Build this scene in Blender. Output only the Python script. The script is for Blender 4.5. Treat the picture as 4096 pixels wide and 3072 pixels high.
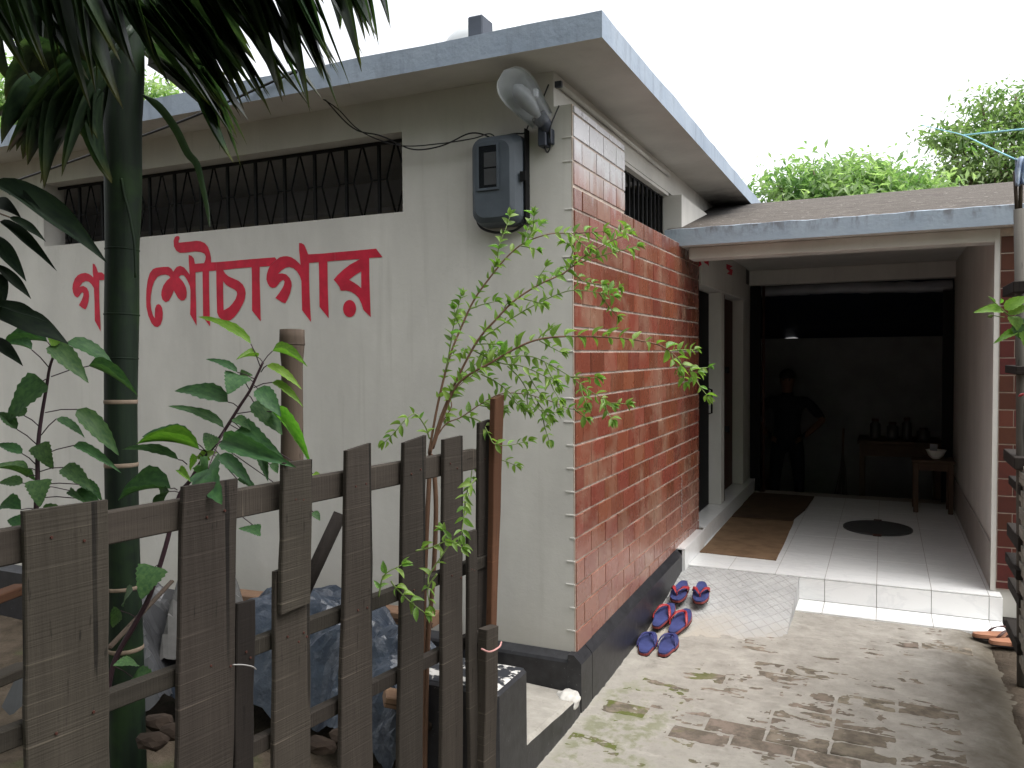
import bpy, bmesh, math, random
from mathutils import Vector, Matrix, noise
R = math.radians
random.seed(7)
for o in list(bpy.data.objects): bpy.data.objects.remove(o)
scene = bpy.context.scene
col = scene.collection

# ------------------------------------------------------------------ camera
FPX = 3215.0
CAM = Vector((1.218, -3.267, 1.619))
_y, _p, _r = R(24.85), R(-2.07), R(0.5)
F0 = Vector((-math.sin(_y), math.cos(_y), 0)); R0 = Vector((math.cos(_y), math.sin(_y), 0)); U0 = Vector((0, 0, 1))
CF = F0*math.cos(_p) + U0*math.sin(_p); CU = U0*math.cos(_p) - F0*math.sin(_p)
CR = R0*math.cos(_r) - CU*math.sin(_r); CU = CU*math.cos(_r) + R0*math.sin(_r)
cd = bpy.data.cameras.new('camera'); cam = bpy.data.objects.new('camera', cd); col.objects.link(cam)
cd.sensor_width = 36; cd.lens = FPX*36/4096; cd.clip_start = .05; cd.clip_end = 600
cam.matrix_world = Matrix(((CR.x, CU.x, -CF.x, CAM.x), (CR.y, CU.y, -CF.y, CAM.y), (CR.z, CU.z, -CF.z, CAM.z), (0, 0, 0, 1)))
scene.camera = cam
scene.render.resolution_x = 1024; scene.render.resolution_y = 768

# ------------------------------------------------------------------ world, sun, exposure
SUN_EL, SUN_AZ = R(64), R(95)          # azimuth clockwise from +Y
w = bpy.data.worlds.new('World'); scene.world = w; w.use_nodes = True
nt = w.node_tree; nt.nodes.clear()
sky = nt.nodes.new('ShaderNodeTexSky'); sky.sky_type = 'NISHITA'; sky.sun_disc = False
sky.sun_elevation = SUN_EL; sky.sun_rotation = SUN_AZ; sky.air_density = 1.0; sky.dust_density = 4.0; sky.ozone_density = 1.0
hs = nt.nodes.new('ShaderNodeHueSaturation'); hs.inputs['Saturation'].default_value = 0.15
bg = nt.nodes.new('ShaderNodeBackground'); bg.inputs['Strength'].default_value = 0.15
wo = nt.nodes.new('ShaderNodeOutputWorld')
nt.links.new(sky.outputs[0], hs.inputs['Color']); nt.links.new(hs.outputs[0], bg.inputs['Color']); nt.links.new(bg.outputs[0], wo.inputs['Surface'])
sl = bpy.data.lights.new('sun', 'SUN'); sl.energy = 0.5; sl.angle = R(70); sl.color = (1, .96, .9)
so = bpy.data.objects.new('sun', sl); col.objects.link(so)
sd = Vector((math.sin(SUN_AZ)*math.cos(SUN_EL), math.cos(SUN_AZ)*math.cos(SUN_EL), math.sin(SUN_EL)))
so.rotation_euler = (-sd).to_track_quat('-Z', 'Y').to_euler(); so.location = (0, 0, 20)
vs = scene.view_settings; vs.view_transform = 'Standard'; vs.look = 'None'; vs.gamma = 1; vs.exposure = 1.5
try: vs.use_curve_mapping = False
except Exception: pass

# ------------------------------------------------------------------ helpers: pixels of the 2212-wide view to points
SC = 4096/2212
def ray(x, y): return CF + CR*((x*SC - 2048)/FPX) - CU*((y*SC - 1536)/FPX)
def at(x, y, d): return CAM + ray(x, y)*d
def on(x, y, ax, v):
    r = ray(x, y); return CAM + r*((v - CAM[ax])/r[ax])
def onpl(x, y, p, n):
    r = ray(x, y); return CAM + r*((p - CAM).dot(n)/r.dot(n))
def sS(x, y): return (x/SC, y/SC)          # source pixels -> view pixels

# ------------------------------------------------------------------ helpers: objects
W = {}
def link(name, data, parent=None, mw=None, label=None, cat=None, group=None, kind=None, mat=None):
    o = bpy.data.objects.new(name, data); col.objects.link(o)
    mw = mw or Matrix.Identity(4); W[o.name] = mw
    if parent:
        o.parent = parent; o.matrix_parent_inverse = W[parent.name].inverted()
    o.matrix_basis = mw
    if label: o['label'] = label
    if cat: o['category'] = cat
    if group: o['group'] = group
    if kind: o['kind'] = kind
    if mat and data is not None and not data.materials: data.materials.append(mat)
    return o
def empty(name, loc, label, cat, group=None, rz=0):
    return link(name, None, None, Matrix.Translation(Vector(loc)) @ Matrix.Rotation(rz, 4, 'Z'), label, cat, group)
def mesh(name, v, f, smooth=False):
    m = bpy.data.meshes.new(name); m.from_pydata([tuple(p) for p in v], [], f); m.update()
    if smooth:
        for p in m.polygons: p.use_smooth = True
    return m
def bmesh_out(bm, name, smooth=False):
    m = bpy.data.meshes.new(name); bm.normal_update(); bm.to_mesh(m); bm.free()
    if smooth:
        for p in m.polygons: p.use_smooth = True
    return m
def add_box(bm, x0, x1, y0, y1, z0, z1, bev=0.0, mw=None):
    r = bmesh.ops.create_cube(bm, size=1)
    vv = r['verts']
    for v in vv: v.co = Vector(((x0+x1)/2 + v.co.x*(x1-x0), (y0+y1)/2 + v.co.y*(y1-y0), (z0+z1)/2 + v.co.z*(z1-z0)))
    if bev > 0:
        ed = list({e for v in vv for e in v.link_edges})
        rr = bmesh.ops.bevel(bm, geom=ed, offset=bev, segments=1, affect='EDGES')
        vv = list({v for f in rr['faces'] for v in f.verts} | {v for v in vv if v.is_valid})
    if mw is not None:
        for v in vv: v.co = mw @ v.co
    return vv
def box(name, x0, x1, y0, y1, z0, z1, mat, parent=None, bev=0.0, **k):
    bm = bmesh.new(); add_box(bm, x0, x1, y0, y1, z0, z1, bev)
    return link(name, bmesh_out(bm, name), parent, mat=mat, **k)
def boxes(name, lst, mat, parent=None, bev=0.0, **k):
    bm = bmesh.new()
    for b in lst: add_box(bm, *b, bev)
    return link(name, bmesh_out(bm, name), parent, mat=mat, **k)
def tube_data(pts, rad, n=8, cap=True):
    pts = [Vector(p) for p in pts]
    if not isinstance(rad, (list, tuple)): rad = [rad]*len(pts)
    V, Fc = [], []
    up = None
    for i, p in enumerate(pts):
        t = (pts[min(i+1, len(pts)-1)] - pts[max(i-1, 0)])
        t = t.normalized() if t.length > 1e-9 else Vector((0, 0, 1))
        if up is None: up = Vector((1, 0, 0)) if abs(t.x) < .9 else Vector((0, 1, 0))
        a = (up - t*up.dot(t)).normalized(); b = t.cross(a); up = a
        for k in range(n):
            an = 2*math.pi*k/n; V.append(p + (a*math.cos(an) + b*math.sin(an))*rad[i])
    for i in range(len(pts)-1):
        for k in range(n): Fc.append((i*n+k, i*n+(k+1) % n, (i+1)*n+(k+1) % n, (i+1)*n+k))
    if cap:
        Fc.append(tuple(range(n-1, -1, -1))); Fc.append(tuple(range((len(pts)-1)*n, len(pts)*n)))
    return V, Fc
def tube(name, pts, rad, mat, parent=None, n=8, **k):
    v, f = tube_data(pts, rad, n); return link(name, mesh(name, v, f, True), parent, mat=mat, **k)
def spline(pts, m=6):
    P = [Vector(p) for p in pts]; P = [P[0]*2-P[1]] + P + [P[-1]*2-P[-2]]; out = []
    for i in range(1, len(P)-2):
        for s in range(m):
            t = s/m; a, b, c, d = P[i-1], P[i], P[i+1], P[i+2]
            out.append(.5*((2*b) + (c-a)*t + (2*a-5*b+4*c-d)*t*t + (3*b-a-3*c+d)*t**3))
    out.append(P[-2]); return out
def frame(o, y, n):                      # matrix: Y along y, Z close to n
    y = y.normalized(); x = y.cross(n)
    if x.length < 1e-5: x = y.cross(Vector((.3, .5, .8)))
    x.normalize(); z = x.cross(y)
    return Matrix(((x.x, y.x, z.x, o.x), (x.y, y.y, z.y, o.y), (x.z, y.z, z.z, o.z), (0, 0, 0, 1)))
def scl(x, y, z): return Matrix.Diagonal((x, y, z, 1))

# ------------------------------------------------------------------ materials
class NB:
    def __init__(s, name):
        s.m = bpy.data.materials.new(name); s.m.use_nodes = True; s.t = s.m.node_tree; s.t.nodes.clear()
        s.out = s.n('ShaderNodeOutputMaterial'); s.p = s.n('ShaderNodeBsdfPrincipled'); s.l(s.p.outputs[0], s.out.inputs[0])
        s.pos = s.n('ShaderNodeNewGeometry').outputs['Position']; s.tc = s.n('ShaderNodeTexCoord')
    def n(s, t, **k):
        x = s.t.nodes.new(t)
        for a, b in k.items(): setattr(x, a, b)
        return x
    def l(s, a, b): s.t.links.new(a, b)
    def mapv(s, v, sc=(1, 1, 1), rot=(0, 0, 0)):
        m = s.n('ShaderNodeMapping'); m.inputs['Scale'].default_value = sc; m.inputs['Rotation'].default_value = rot; s.l(v, m.inputs[0]); return m.outputs[0]
    def noise(s, v, scale, detail=4, rough=.55, dist=0):
        x = s.n('ShaderNodeTexNoise'); x.inputs['Scale'].default_value = scale; x.inputs['Detail'].default_value = detail
        x.inputs['Roughness'].default_value = rough; x.inputs['Distortion'].default_value = dist; s.l(v, x.inputs['Vector']); return x.outputs['Fac']
    def ramp(s, v, stops):
        x = s.n('ShaderNodeValToRGB'); e = x.color_ramp.elements
        while len(e) < len(stops): e.new(.5)
        for k, (p, c) in zip(e, stops): k.position = p; k.color = (c, c, c, 1) if not isinstance(c, tuple) else (*c, 1)
        s.l(v, x.inputs[0]); return x.outputs[0]
    def mix(s, f, a, b, mode='MIX'):
        x = s.n('ShaderNodeMix', data_type='RGBA', blend_type=mode)
        for inp, v in ((x.inputs[0], f), (x.inputs[6], a), (x.inputs[7], b)):
            if isinstance(v, (int, float)): inp.default_value = v
            elif isinstance(v, tuple): inp.default_value = (*v, 1)
            else: s.l(v, inp)
        return x.outputs[2]
    def math(s, op, a, b=0.5, clamp=False):
        x = s.n('ShaderNodeMath', operation=op, use_clamp=clamp)
        for inp, v in ((x.inputs[0], a), (x.inputs[1], b)):
            if isinstance(v, (int, float)): inp.default_value = v
            else: s.l(v, inp)
        return x.outputs[0]
    def sep(s, v):
        x = s.n('ShaderNodeSeparateXYZ'); s.l(v, x.inputs[0]); return x.outputs
    def rnd(s): return s.n('ShaderNodeObjectInfo').outputs['Random']
    def vary(s, c, amt=.25, hue=.02, fac=None):       # per-object brightness and hue shift
        r = fac or s.rnd(); h = s.n('ShaderNodeHueSaturation')
        s.l(s.math('ADD', s.math('MULTIPLY', s.math('SUBTRACT', r, .5), hue*2), .5), h.inputs['Hue'])
        r2 = s.math('FRACT', s.math('MULTIPLY', r, 17.3))
        s.l(s.math('ADD', s.math('MULTIPLY', r2, amt*2), 1-amt), h.inputs['Value'])
        if isinstance(c, tuple): h.inputs['Color'].default_value = (*c, 1)
        else: s.l(c, h.inputs['Color'])
        return h.outputs[0]
    def bump(s, h, st=.3, d=.01):
        x = s.n('ShaderNodeBump'); x.inputs['Strength'].default_value = st; x.inputs['Distance'].default_value = d; s.l(h, x.inputs['Height']); s.l(x.outputs[0], s.p.inputs['Normal'])
    def fin(s, c=None, rough=.7, spec=.4, metal=0):
        if c is not None:
            if isinstance(c, tuple): s.p.inputs['Base Color'].default_value = (*c, 1)
            else: s.l(c, s.p.inputs['Base Color'])
        if isinstance(rough, (int, float)): s.p.inputs['Roughness'].default_value = rough
        else: s.l(rough, s.p.inputs['Roughness'])
        s.p.inputs['Specular IOR Level'].default_value = spec; s.p.inputs['Metallic'].default_value = metal
        return s.m
M = {}
def simple(name, c, rough=.6, spec=.4, metal=0, var=.2, sc=12, bump=.15, bd=.004, rnd=0.0, c2=None):
    b = NB(name); n = b.noise(b.tc.outputs['Object'], sc, 5)
    dark = c2 or tuple(x*(1-var) for x in c)
    cc = b.mix(b.ramp(n, [(.35, 0.), (.68, 1.)]), dark, c)
    if rnd: cc = b.vary(cc, rnd, rnd*.06)
    if bump: b.bump(b.noise(b.tc.outputs['Object'], sc*6, 3), bump, bd)
    M[name] = b.fin(cc, rough, spec, metal); return M[name]

# plaster: warm off-white, faint stains, hand-trowelled relief
b = NB('plaster'); z = b.sep(b.pos)[2]
st = b.ramp(b.noise(b.mapv(b.pos, (2.2, 2.2, .9)), 1.6, 6, .6), [(.38, 0.), (.7, 1.)])
cc = b.mix(st, (.51, .497, .468), (.60, .585, .55))
sp = b.ramp(b.noise(b.pos, 26, 3, .7), [(.70, 0.), (.76, 1.)])
cc = b.mix(b.math('MULTIPLY', sp, .25), cc, (.36, .34, .30))
lo = b.math('MULTIPLY', b.ramp(b.math('ADD', z, b.math('MULTIPLY', b.noise(b.pos, 5, 5), .35)), [(.45, 1.), (.75, 0.)]), .35)
cc = b.mix(lo, cc, (.40, .37, .31))
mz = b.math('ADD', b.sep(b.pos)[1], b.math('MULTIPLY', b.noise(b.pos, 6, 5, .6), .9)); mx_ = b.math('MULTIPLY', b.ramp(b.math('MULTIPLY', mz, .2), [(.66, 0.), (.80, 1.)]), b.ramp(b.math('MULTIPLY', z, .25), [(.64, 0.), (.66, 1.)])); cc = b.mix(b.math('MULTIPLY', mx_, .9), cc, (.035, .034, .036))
dr = b.math('MULTIPLY', b.ramp(b.noise(b.mapv(b.pos, (14, 14, .7)), 1.2, 5, .6), [(.56, 0.), (.74, 1.)]), b.ramp(b.noise(b.pos, .9, 3), [(.4, 0.), (.6, 1.)])); cc = b.mix(b.math('MULTIPLY', dr, .32), cc, (.30, .285, .255))
ck = b.ramp(b.noise(b.pos, 2.3, 9, .72, 1.2), [(.4965, 0.), (.4995, 1.), (.5025, 0.)]); cc = b.mix(b.math('MULTIPLY', ck, b.ramp(b.noise(b.pos, 1.1, 3), [(.52, 0.), (.62, .35)])), cc, (.22, .21, .19))
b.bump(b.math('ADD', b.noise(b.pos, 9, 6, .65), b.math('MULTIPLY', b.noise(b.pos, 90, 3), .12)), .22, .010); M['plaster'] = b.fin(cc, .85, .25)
# roof edge paint: blue-grey with run-down stains
b = NB('fascia'); z = b.sep(b.pos)[2]
s1 = b.ramp(b.noise(b.mapv(b.pos, (9, 9, 1.2)), 1.5, 6, .65), [(.52, 0.), (.72, 1.)])
cc = b.mix(b.ramp(b.noise(b.pos, 3, 5), [(.3, 0.), (.7, 1.)]), (.235, .285, .355), (.300, .350, .415))
cc = b.mix(b.math('MULTIPLY', s1, .55), cc, (.12, .135, .155))
b.bump(b.noise(b.pos, 40, 5), .3, .008); M['fascia'] = b.fin(cc, .75, .3)
b = NB('porch_fascia'); z = b.sep(b.pos)[2]
s1 = b.math('MULTIPLY', b.ramp(b.noise(b.mapv(b.pos, (16, 16, 5)), 1.3, 5, .6), [(.5, 0.), (.62, 1.)]), b.ramp(z, [(2.36/3, 0.), (2.42/3, 1.)]))
b2 = b.math('MULTIPLY', b.ramp(b.noise(b.mapv(b.pos, (16, 16, 6)), 1.3, 5, .6), [(.47, 0.), (.62, 1.)]), b.ramp(b.math('SUBTRACT', z, 1.9), [(.44, 0.), (.53, 1.)]))
cc = b.mix(b.ramp(b.noise(b.pos, 4, 5), [(.3, 0.), (.7, 1.)]), (.265, .318, .380), (.325, .378, .435))
cc = b.mix(b.math('MULTIPLY', b2, .8), cc, (.11, .10, .10))
b.bump(b.noise(b.pos, 40, 5), .3, .008); M['porch_fascia'] = b.fin(cc, .7, .3)
# weathered roof screed
b = NB('screed'); n1 = b.noise(b.mapv(b.pos, (3, 14, 3)), 2.5, 7, .7)
cc = b.mix(b.ramp(n1, [(.3, 0.), (.75, 1.)]), (.060, .052, .046), (.155, .138, .122))
cc = b.mix(b.ramp(b.noise(b.mapv(b.pos, (1, 2.5, 1)), 26, 3), [(.66, 0.), (.71, 1.)]), cc, (.42, .40, .37))
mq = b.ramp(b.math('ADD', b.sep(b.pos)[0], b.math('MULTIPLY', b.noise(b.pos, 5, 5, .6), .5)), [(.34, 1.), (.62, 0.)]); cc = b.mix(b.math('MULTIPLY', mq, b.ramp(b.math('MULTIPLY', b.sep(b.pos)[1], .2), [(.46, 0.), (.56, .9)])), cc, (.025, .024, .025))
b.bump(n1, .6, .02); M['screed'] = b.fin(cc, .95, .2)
# glazed clay facing tile
b = NB('clay_tile'); z = b.sep(b.pos)[2]
base = b.vary((.175, .052, .031), .24, .008)
bl = b.ramp(b.noise(b.pos, 3.2, 5, .6), [(.46, 0.), (.66, 1.)])
cc = b.mix(b.math('MULTIPLY', bl, b.math('MULTIPLY', b.math('FRACT', b.math('MULTIPLY', b.rnd(), 7.7)), 1.1, True)), base, (.27, .165, .115))
cc = b.mix(b.math('MULTIPLY', b.ramp(b.noise(b.pos, 30, 4), [(.55, 0.), (.7, 1.)]), .3), cc, (.16, .05, .03))
wash = b.ramp(b.math('ADD', b.math('SUBTRACT', z, 1.75), b.math('MULTIPLY', b.noise(b.mapv(b.pos, (1, 5, 1)), 3, 5), .3)), [(.72, 0.), (.92, 1.)])
cc = b.mix(b.math('MULTIPLY', wash, .96), cc, (.44, .43, .45))
lowp = b.ramp(b.math('ADD', z, b.math('MULTIPLY', b.noise(b.pos, 2.5, 4), .4)), [(.75, 1.), (1.15, 0.)])
cc = b.mix(b.math('MULTIPLY', lowp, .35), cc, (.42, .24, .19))
b.bump(b.noise(b.pos, 30, 4), .12, .006)
M['clay_tile'] = b.fin(cc, b.math('ADD', b.math('MULTIPLY', b.noise(b.pos, 7, 4), .30), .12), .55)
simple('mortar', (.50, .42, .36), .9, .2, sc=30, bump=.4)
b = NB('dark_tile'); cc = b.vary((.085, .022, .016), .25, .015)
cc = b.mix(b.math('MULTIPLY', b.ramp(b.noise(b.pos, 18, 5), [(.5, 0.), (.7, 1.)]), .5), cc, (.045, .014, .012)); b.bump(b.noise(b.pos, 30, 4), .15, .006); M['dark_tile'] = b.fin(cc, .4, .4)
b = NB('black_paint'); n1 = b.noise(b.pos, 22, 5, .6)
cc = b.mix(b.ramp(n1, [(.3, 0.), (.75, 1.)]), (.011, .011, .013), (.030, .030, .034))
cc = b.mix(b.math('MULTIPLY', b.ramp(b.noise(b.pos, 60, 3, .6), [(.68, 0.), (.72, 1.)]), .5), cc, (.14, .14, .14))
b.bump(n1, .2, .006); M['black_paint'] = b.fin(cc, .42, .45)
b = NB('peeling_black'); n1 = b.noise(b.pos, 13, 6, .62)
cc = b.mix(b.ramp(n1, [(.51, 0.), (.54, 1.)]), (.022, .024, .03), (.60, .58, .55)); b.bump(b.ramp(n1, [(.5, 1.), (.54, 0.)]), .5, .004); M['peeling_black'] = b.fin(cc, .55, .35)
b = NB('marble'); v = b.noise(b.mapv(b.pos, (1.0, 3.2, 2)), 3.5, 7, .6, 1.4)
cc = b.mix(b.math('MULTIPLY', b.ramp(v, [(.48, 0.), (.53, 1.), (.58, 0.)]), .22), b.vary((.80, .80, .79), .03, .0), (.52, .53, .55)); M['marble'] = b.fin(cc, .17, .5)
simple('grout', (.33, .30, .27), .9, .2, sc=30)
simple('skirting', (.40, .37, .34), .45, .4, var=.15, sc=5)
# ground: dark garden soil
b = NB('soil'); n1 = b.noise(b.pos, 6, 8, .7)
cc = b.mix(b.ramp(n1, [(.3, 0.), (.7, 1.)]), (.040, .030, .020), (.12, .095, .07))
cc = b.mix(b.ramp(b.noise(b.pos, 2.2, 5), [(.55, 0.), (.7, 1.)]), cc, (.05, .075, .022)); b.bump(b.noise(b.pos, 30, 6, .7), .8, .03); M['soil'] = b.fin(cc, .95, .2)
# pavers, mud and cement skim
b = NB('paver'); base = b.vary((.225, .187, .146), .18, .02)
n1 = b.noise(b.pos, 14, 6, .65)
cc = b.mix(b.ramp(n1, [(.40, 0.), (.60, 1.)]), (.115, .097, .075), base)
x, y, _ = b.sep(b.pos)[0:3]
mask = b.math('MULTIPLY', b.ramp(x, [(.16, 0.), (.24, 1.), (.42, 1.), (.60, 0.)]), b.ramp(b.math('ADD', y, 1.), [(.30, 1.), (.52, .2)]))
mo = b.math('MULTIPLY', b.ramp(b.noise(b.pos, 9, 5, .6), [(.48, 0.), (.58, 1.)]), b.ramp(x, [(.36, 1.), (.62, 0.)]))
cc = b.mix(b.math('MULTIPLY', mo, .9), cc, (.095, .115, .022)); b.bump(n1, .6, .012); M['paver'] = b.fin(cc, .9, .25)
b = NB('cement'); n1 = b.noise(b.pos, 9, 8, .68); n2 = b.noise(b.pos, 55, 5, .6)
cc = b.mix(b.ramp(n1, [(.30, 0.), (.70, 1.)]), (.245, .227, .198), (.385, .363, .322))
cc = b.mix(b.math('MULTIPLY', b.ramp(b.noise(b.mapv(b.pos, (2, 6, 2)), 4, 5), [(.55, 0.), (.7, 1.)]), .5), cc, (.42, .395, .35))
cc = b.mix(b.math('MULTIPLY', b.ramp(n2, [(.62, 0.), (.7, 1.)]), .35), cc, (.15, .125, .095))
mo = b.math('MULTIPLY', b.math('MULTIPLY', b.ramp(b.noise(b.pos, 9, 6, .65), [(.50, 0.), (.60, 1.)]), b.ramp(b.sep(b.pos)[0], [(.04, 0.), (.10, 1.), (.34, 1.), (.56, 0.)])), b.ramp(b.math('ADD', b.sep(b.pos)[1], .5), [(.72, 1.), (.98, .12)]))
cc = b.mix(b.math('MULTIPLY', mo, .6), cc, (.115, .130, .040)); ed = b.ramp(b.math('MULTIPLY', b.math('ADD', b.sep(b.pos)[0], b.math('MULTIPLY', b.noise(b.pos, 6, 6, .7), .35)), .5), [(.80, 0.), (.93, 1.)]); cc = b.mix(b.math('MULTIPLY', ed, .9), cc, (.085, .070, .048))
b.bump(b.math('ADD', n1, b.math('MULTIPLY', n2, .4)), .5, .01); M['cement'] = b.fin(cc, .85, .3)
b = NB('ramp_cement'); n1 = b.noise(b.pos, 5, 7, .6)
cc = b.mix(b.ramp(n1, [(.3, 0.), (.7, 1.)]), (.32, .32, .315), (.42, .42, .41))
lo = b.ramp(b.math('ADD', b.math('MULTIPLY', b.sep(b.pos)[1], .5), b.math('MULTIPLY', b.noise(b.pos, 4, 6, .65), .4)), [(.72, 1.), (.90, 0.)])
cc = b.mix(lo, cc, (.40, .36, .30))
cc = b.mix(b.math('MULTIPLY', b.ramp(b.noise(b.pos, 70, 3), [(.70, 0.), (.75, 1.)]), .5), cc, (.13, .12, .11)); 
X, Y = b.sep(b.pos)[0], b.sep(b.pos)[1]; lines = None
for a, sp in ((R(38), .062), (R(-40), .066)):
    u = b.math('MULTIPLY', b.math('ADD', b.math('ADD', b.math('MULTIPLY', X, math.cos(a)), b.math('MULTIPLY', Y, math.sin(a))), b.math('MULTIPLY', b.noise(b.pos, 6, 2), .012)), 1/sp)
    d = b.math('ABSOLUTE', b.math('SUBTRACT', b.math('FRACT', u), .5)); ln = b.ramp(d, [(.03, 1.), (.07, 0.)]); lines = ln if lines is None else b.math('MAXIMUM', lines, ln)
lines = b.math('MULTIPLY', lines, b.math('SUBTRACT', 1.0, lo)); cc = b.mix(b.math('MULTIPLY', lines, b.ramp(b.noise(b.pos, 12, 4), [(.3, .15), (.65, .6)])), cc, (.19, .18, .17))
b.bump(b.math('SUBTRACT', b.math('MULTIPLY', n1, .5), lines), .35, .004); M['ramp_cement'] = b.fin(cc, .75, .35)
# weathered sawn wood: grain along local Z, saw marks across
def wood(name, c1, c2, saw=.5, rough=.85, rnd=.3):
    b = NB(name); o = b.tc.outputs['Object']
    g = b.noise(b.mapv(o, (22, 22, 1.1)), 1.6, 8, .75, .4); g2 = b.noise(b.mapv(o, (6, 6, .8)), 1.2, 5, .6)
    sw = b.noise(b.mapv(o, (1.2, 1.2, 150), (0, .20, .0)), 1.3, 2, .6, .3); sm = b.noise(b.mapv(o, (5, 5, 2)), 1.5, 3)
    cc = b.mix(b.ramp(b.math('ADD', b.math('MULTIPLY', g, .6), b.math('MULTIPLY', g2, .4)), [(.25, 0.), (.75, 1.)]), c1, c2)
    cc = b.mix(b.math('MULTIPLY', b.math('MULTIPLY', b.ramp(sw, [(.62, 0.), (.70, 1.)]), b.ramp(sm, [(.35, .15), (.65, 1.)])), saw), cc, tuple(min(1, x*2.3) for x in c2))
    cc = b.mix(b.math('MULTIPLY', b.ramp(b.noise(b.mapv(o, (60, 60, 9)), 1.3, 3), [(.66, 0.), (.71, 1.)]), .7), cc, tuple(x*.35 for x in c1))
    ck = b.ramp(b.noise(b.mapv(o, (26, 26, .7)), 1.2, 3, .5, .6), [(.66, 0.), (.69, 1.)]); cc = b.mix(b.math('MULTIPLY', ck, .85), cc, tuple(x*.2 for x in c1))
    bl_ = b.ramp(b.noise(b.pos, 5, 5, .65), [(.42, 0.), (.68, 1.)]); cc = b.mix(b.math('MULTIPLY', bl_, .45), cc, tuple(x*.55 for x in c2))
    cc = b.vary(cc, rnd, .012); b.bump(b.math('ADD', b.math('ADD', b.math('MULTIPLY', g, .5), b.math('MULTIPLY', sw, saw)), b.math('MULTIPLY', g2, .5)), .6, .005); M[name] = b.fin(cc, rough, .25)
wood('old_wood', (.014, .011, .0085), (.060, .050, .040), .6)
wood('brown_wood', (.07, .030, .016), (.17, .082, .042), .2)
wood('dark_wood', (.008, .006, .005), (.028, .022, .018), .3)
wood('timber', (.10, .055, .035), (.22, .14, .09), .3)
wood('bamboo_old', (.028, .021, .016), (.115, .088, .064), .05)
wood('grey_post', (.06, .055, .048), (.135, .125, .11), .1)
# palm trunk
b = NB('palm_trunk'); o = b.tc.outputs['Object']
cc = b.mix(b.ramp(b.noise(b.mapv(b.pos, (30, 30, 3)), 1.5, 6), [(.3, 0.), (.7, 1.)]), (.004, .009, .006), (.010, .023, .010))
cc = b.mix(b.ramp(b.noise(b.pos, 5, 4), [(.5, 0.), (.68, 1.)]), cc, (.016, .040, .009)); b.bump(b.noise(b.mapv(b.pos, (60, 60, 4)), 1.5, 5), .25, .004); M['palm_trunk'] = b.fin(cc, .65, .25)
simple('palm_ring', (.26, .20, .15), .8, .3, sc=40)
def leafmat(name, c1, c2, trans=.35, rough=.45, spec=.4, tip=None, rnd=.25, sc=8):
    b = NB(name); n = b.noise(b.tc.outputs['Object'], sc, 3)
    cc = b.mix(b.ramp(n, [(.35, 0.), (.65, 1.)]), c1, c2)
    if tip:
        yv = b.sep(b.tc.outputs['Object'])[1]
        cc = b.mix(b.ramp(yv, [(.80, 0.), (1., 1.)]), cc, tip)
    cc = b.vary(cc, rnd, .02); b.fin(cc, rough, spec)
    tr = b.n('ShaderNodeBsdfTranslucent'); b.l(b.mix(.5, cc, (.25, .35, .02), 'MIX') if False else b.mix(1.0, cc, (1.0, 1.25, .55), 'MULTIPLY'), tr.inputs[0])
    mx = b.n('ShaderNodeMixShader'); mx.inputs[0].default_value = trans
    b.l(b.p.outputs[0], mx.inputs[1]); b.l(tr.outputs[0], mx.inputs[2]); b.l(mx.outputs[0], b.out.inputs[0]); M[name] = b.m
leafmat('palm_leaf', (.028, .052, .030), (.064, .100, .052), .36, .36, .45, (.12, .12, .04))
leafmat('mango_leaf', (.006, .012, .008), (.014, .024, .012), .2, .6, .1)
leafmat('mallow_leaf', (.036, .090, .038), (.072, .150, .055), .35, .55, .3)
leafmat('young_leaf', (.12, .25, .035), (.19, .33, .06), .45, .5, .3)
leafmat('shrub_leaf', (.12, .24, .045), (.23, .36, .09), .45, .4, .4, rnd=.35)
leafmat('tree_leaf', (.16, .27, .11), (.52, .60, .38), .55, .5, .3, rnd=.1, sc=2.2)
leafmat('tree_leaf_dark', (.10, .20, .08), (.36, .46, .27), .55, .5, .3, rnd=.1, sc=1.8)
simple('bark', (.17, .13, .10), .9, .2, sc=25, bump=.5)
simple('stem_purple', (.045, .022, .03), .6, .3, sc=30)
simple('stem_brown', (.17, .095, .06), .7, .3, sc=40)
simple('stem_green', (.17, .24, .07), .6, .3, sc=30)
simple('red_paint', (.60, .018, .050), .6, .3, var=.30, sc=14, bump=.15)
simple('dark_steel', (.007, .007, .008), .7, .2, sc=20)
simple('oxide_steel', (.060, .020, .014), .55, .35, sc=20)
simple('meter_grey', (.075, .092, .112), .5, .4, var=.3, sc=8, bump=.2)
simple('meter_dark', (.006, .007, .010), .25, .5, bump=0)
simple('meter_unit', (.045, .047, .05), .4, .4, bump=0)
simple('cable', (.015, .015, .017), .5, .4, bump=0)
simple('lamp_shell', (.74, .76, .76), .5, .4, var=.15)
simple('lamp_housing', (.035, .042, .06), .5, .4)
simple('lamp_bulb', (.40, .41, .40), .3, .4, bump=0)
b = NB('lamp_glass'); b.fin((.72, .76, .8), .12, .5); tr = b.n('ShaderNodeBsdfTransparent'); mx = b.n('ShaderNodeMixShader'); mx.inputs[0].default_value = .72
tr.inputs[0].default_value = (.92, .94, .97, 1); b.l(b.p.outputs[0], mx.inputs[1]); b.l(tr.outputs[0], mx.inputs[2]); b.l(mx.outputs[0], b.out.inputs[0]); b.p.inputs['Base Color'].default_value = (.30, .32, .35, 1); M['lamp_glass'] = b.m
simple('blue_foam', (.050, .062, .19), .6, .3, var=.45, sc=14)
simple('red_foam', (.27, .055, .050), .55, .35, var=.3, sc=14)
simple('red_strap', (.36, .035, .04), .4, .4, var=.15)
simple('blue_strap', (.030, .030, .14), .45, .4)
simple('sole_black', (.012, .010, .012), .7, .3)
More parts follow.
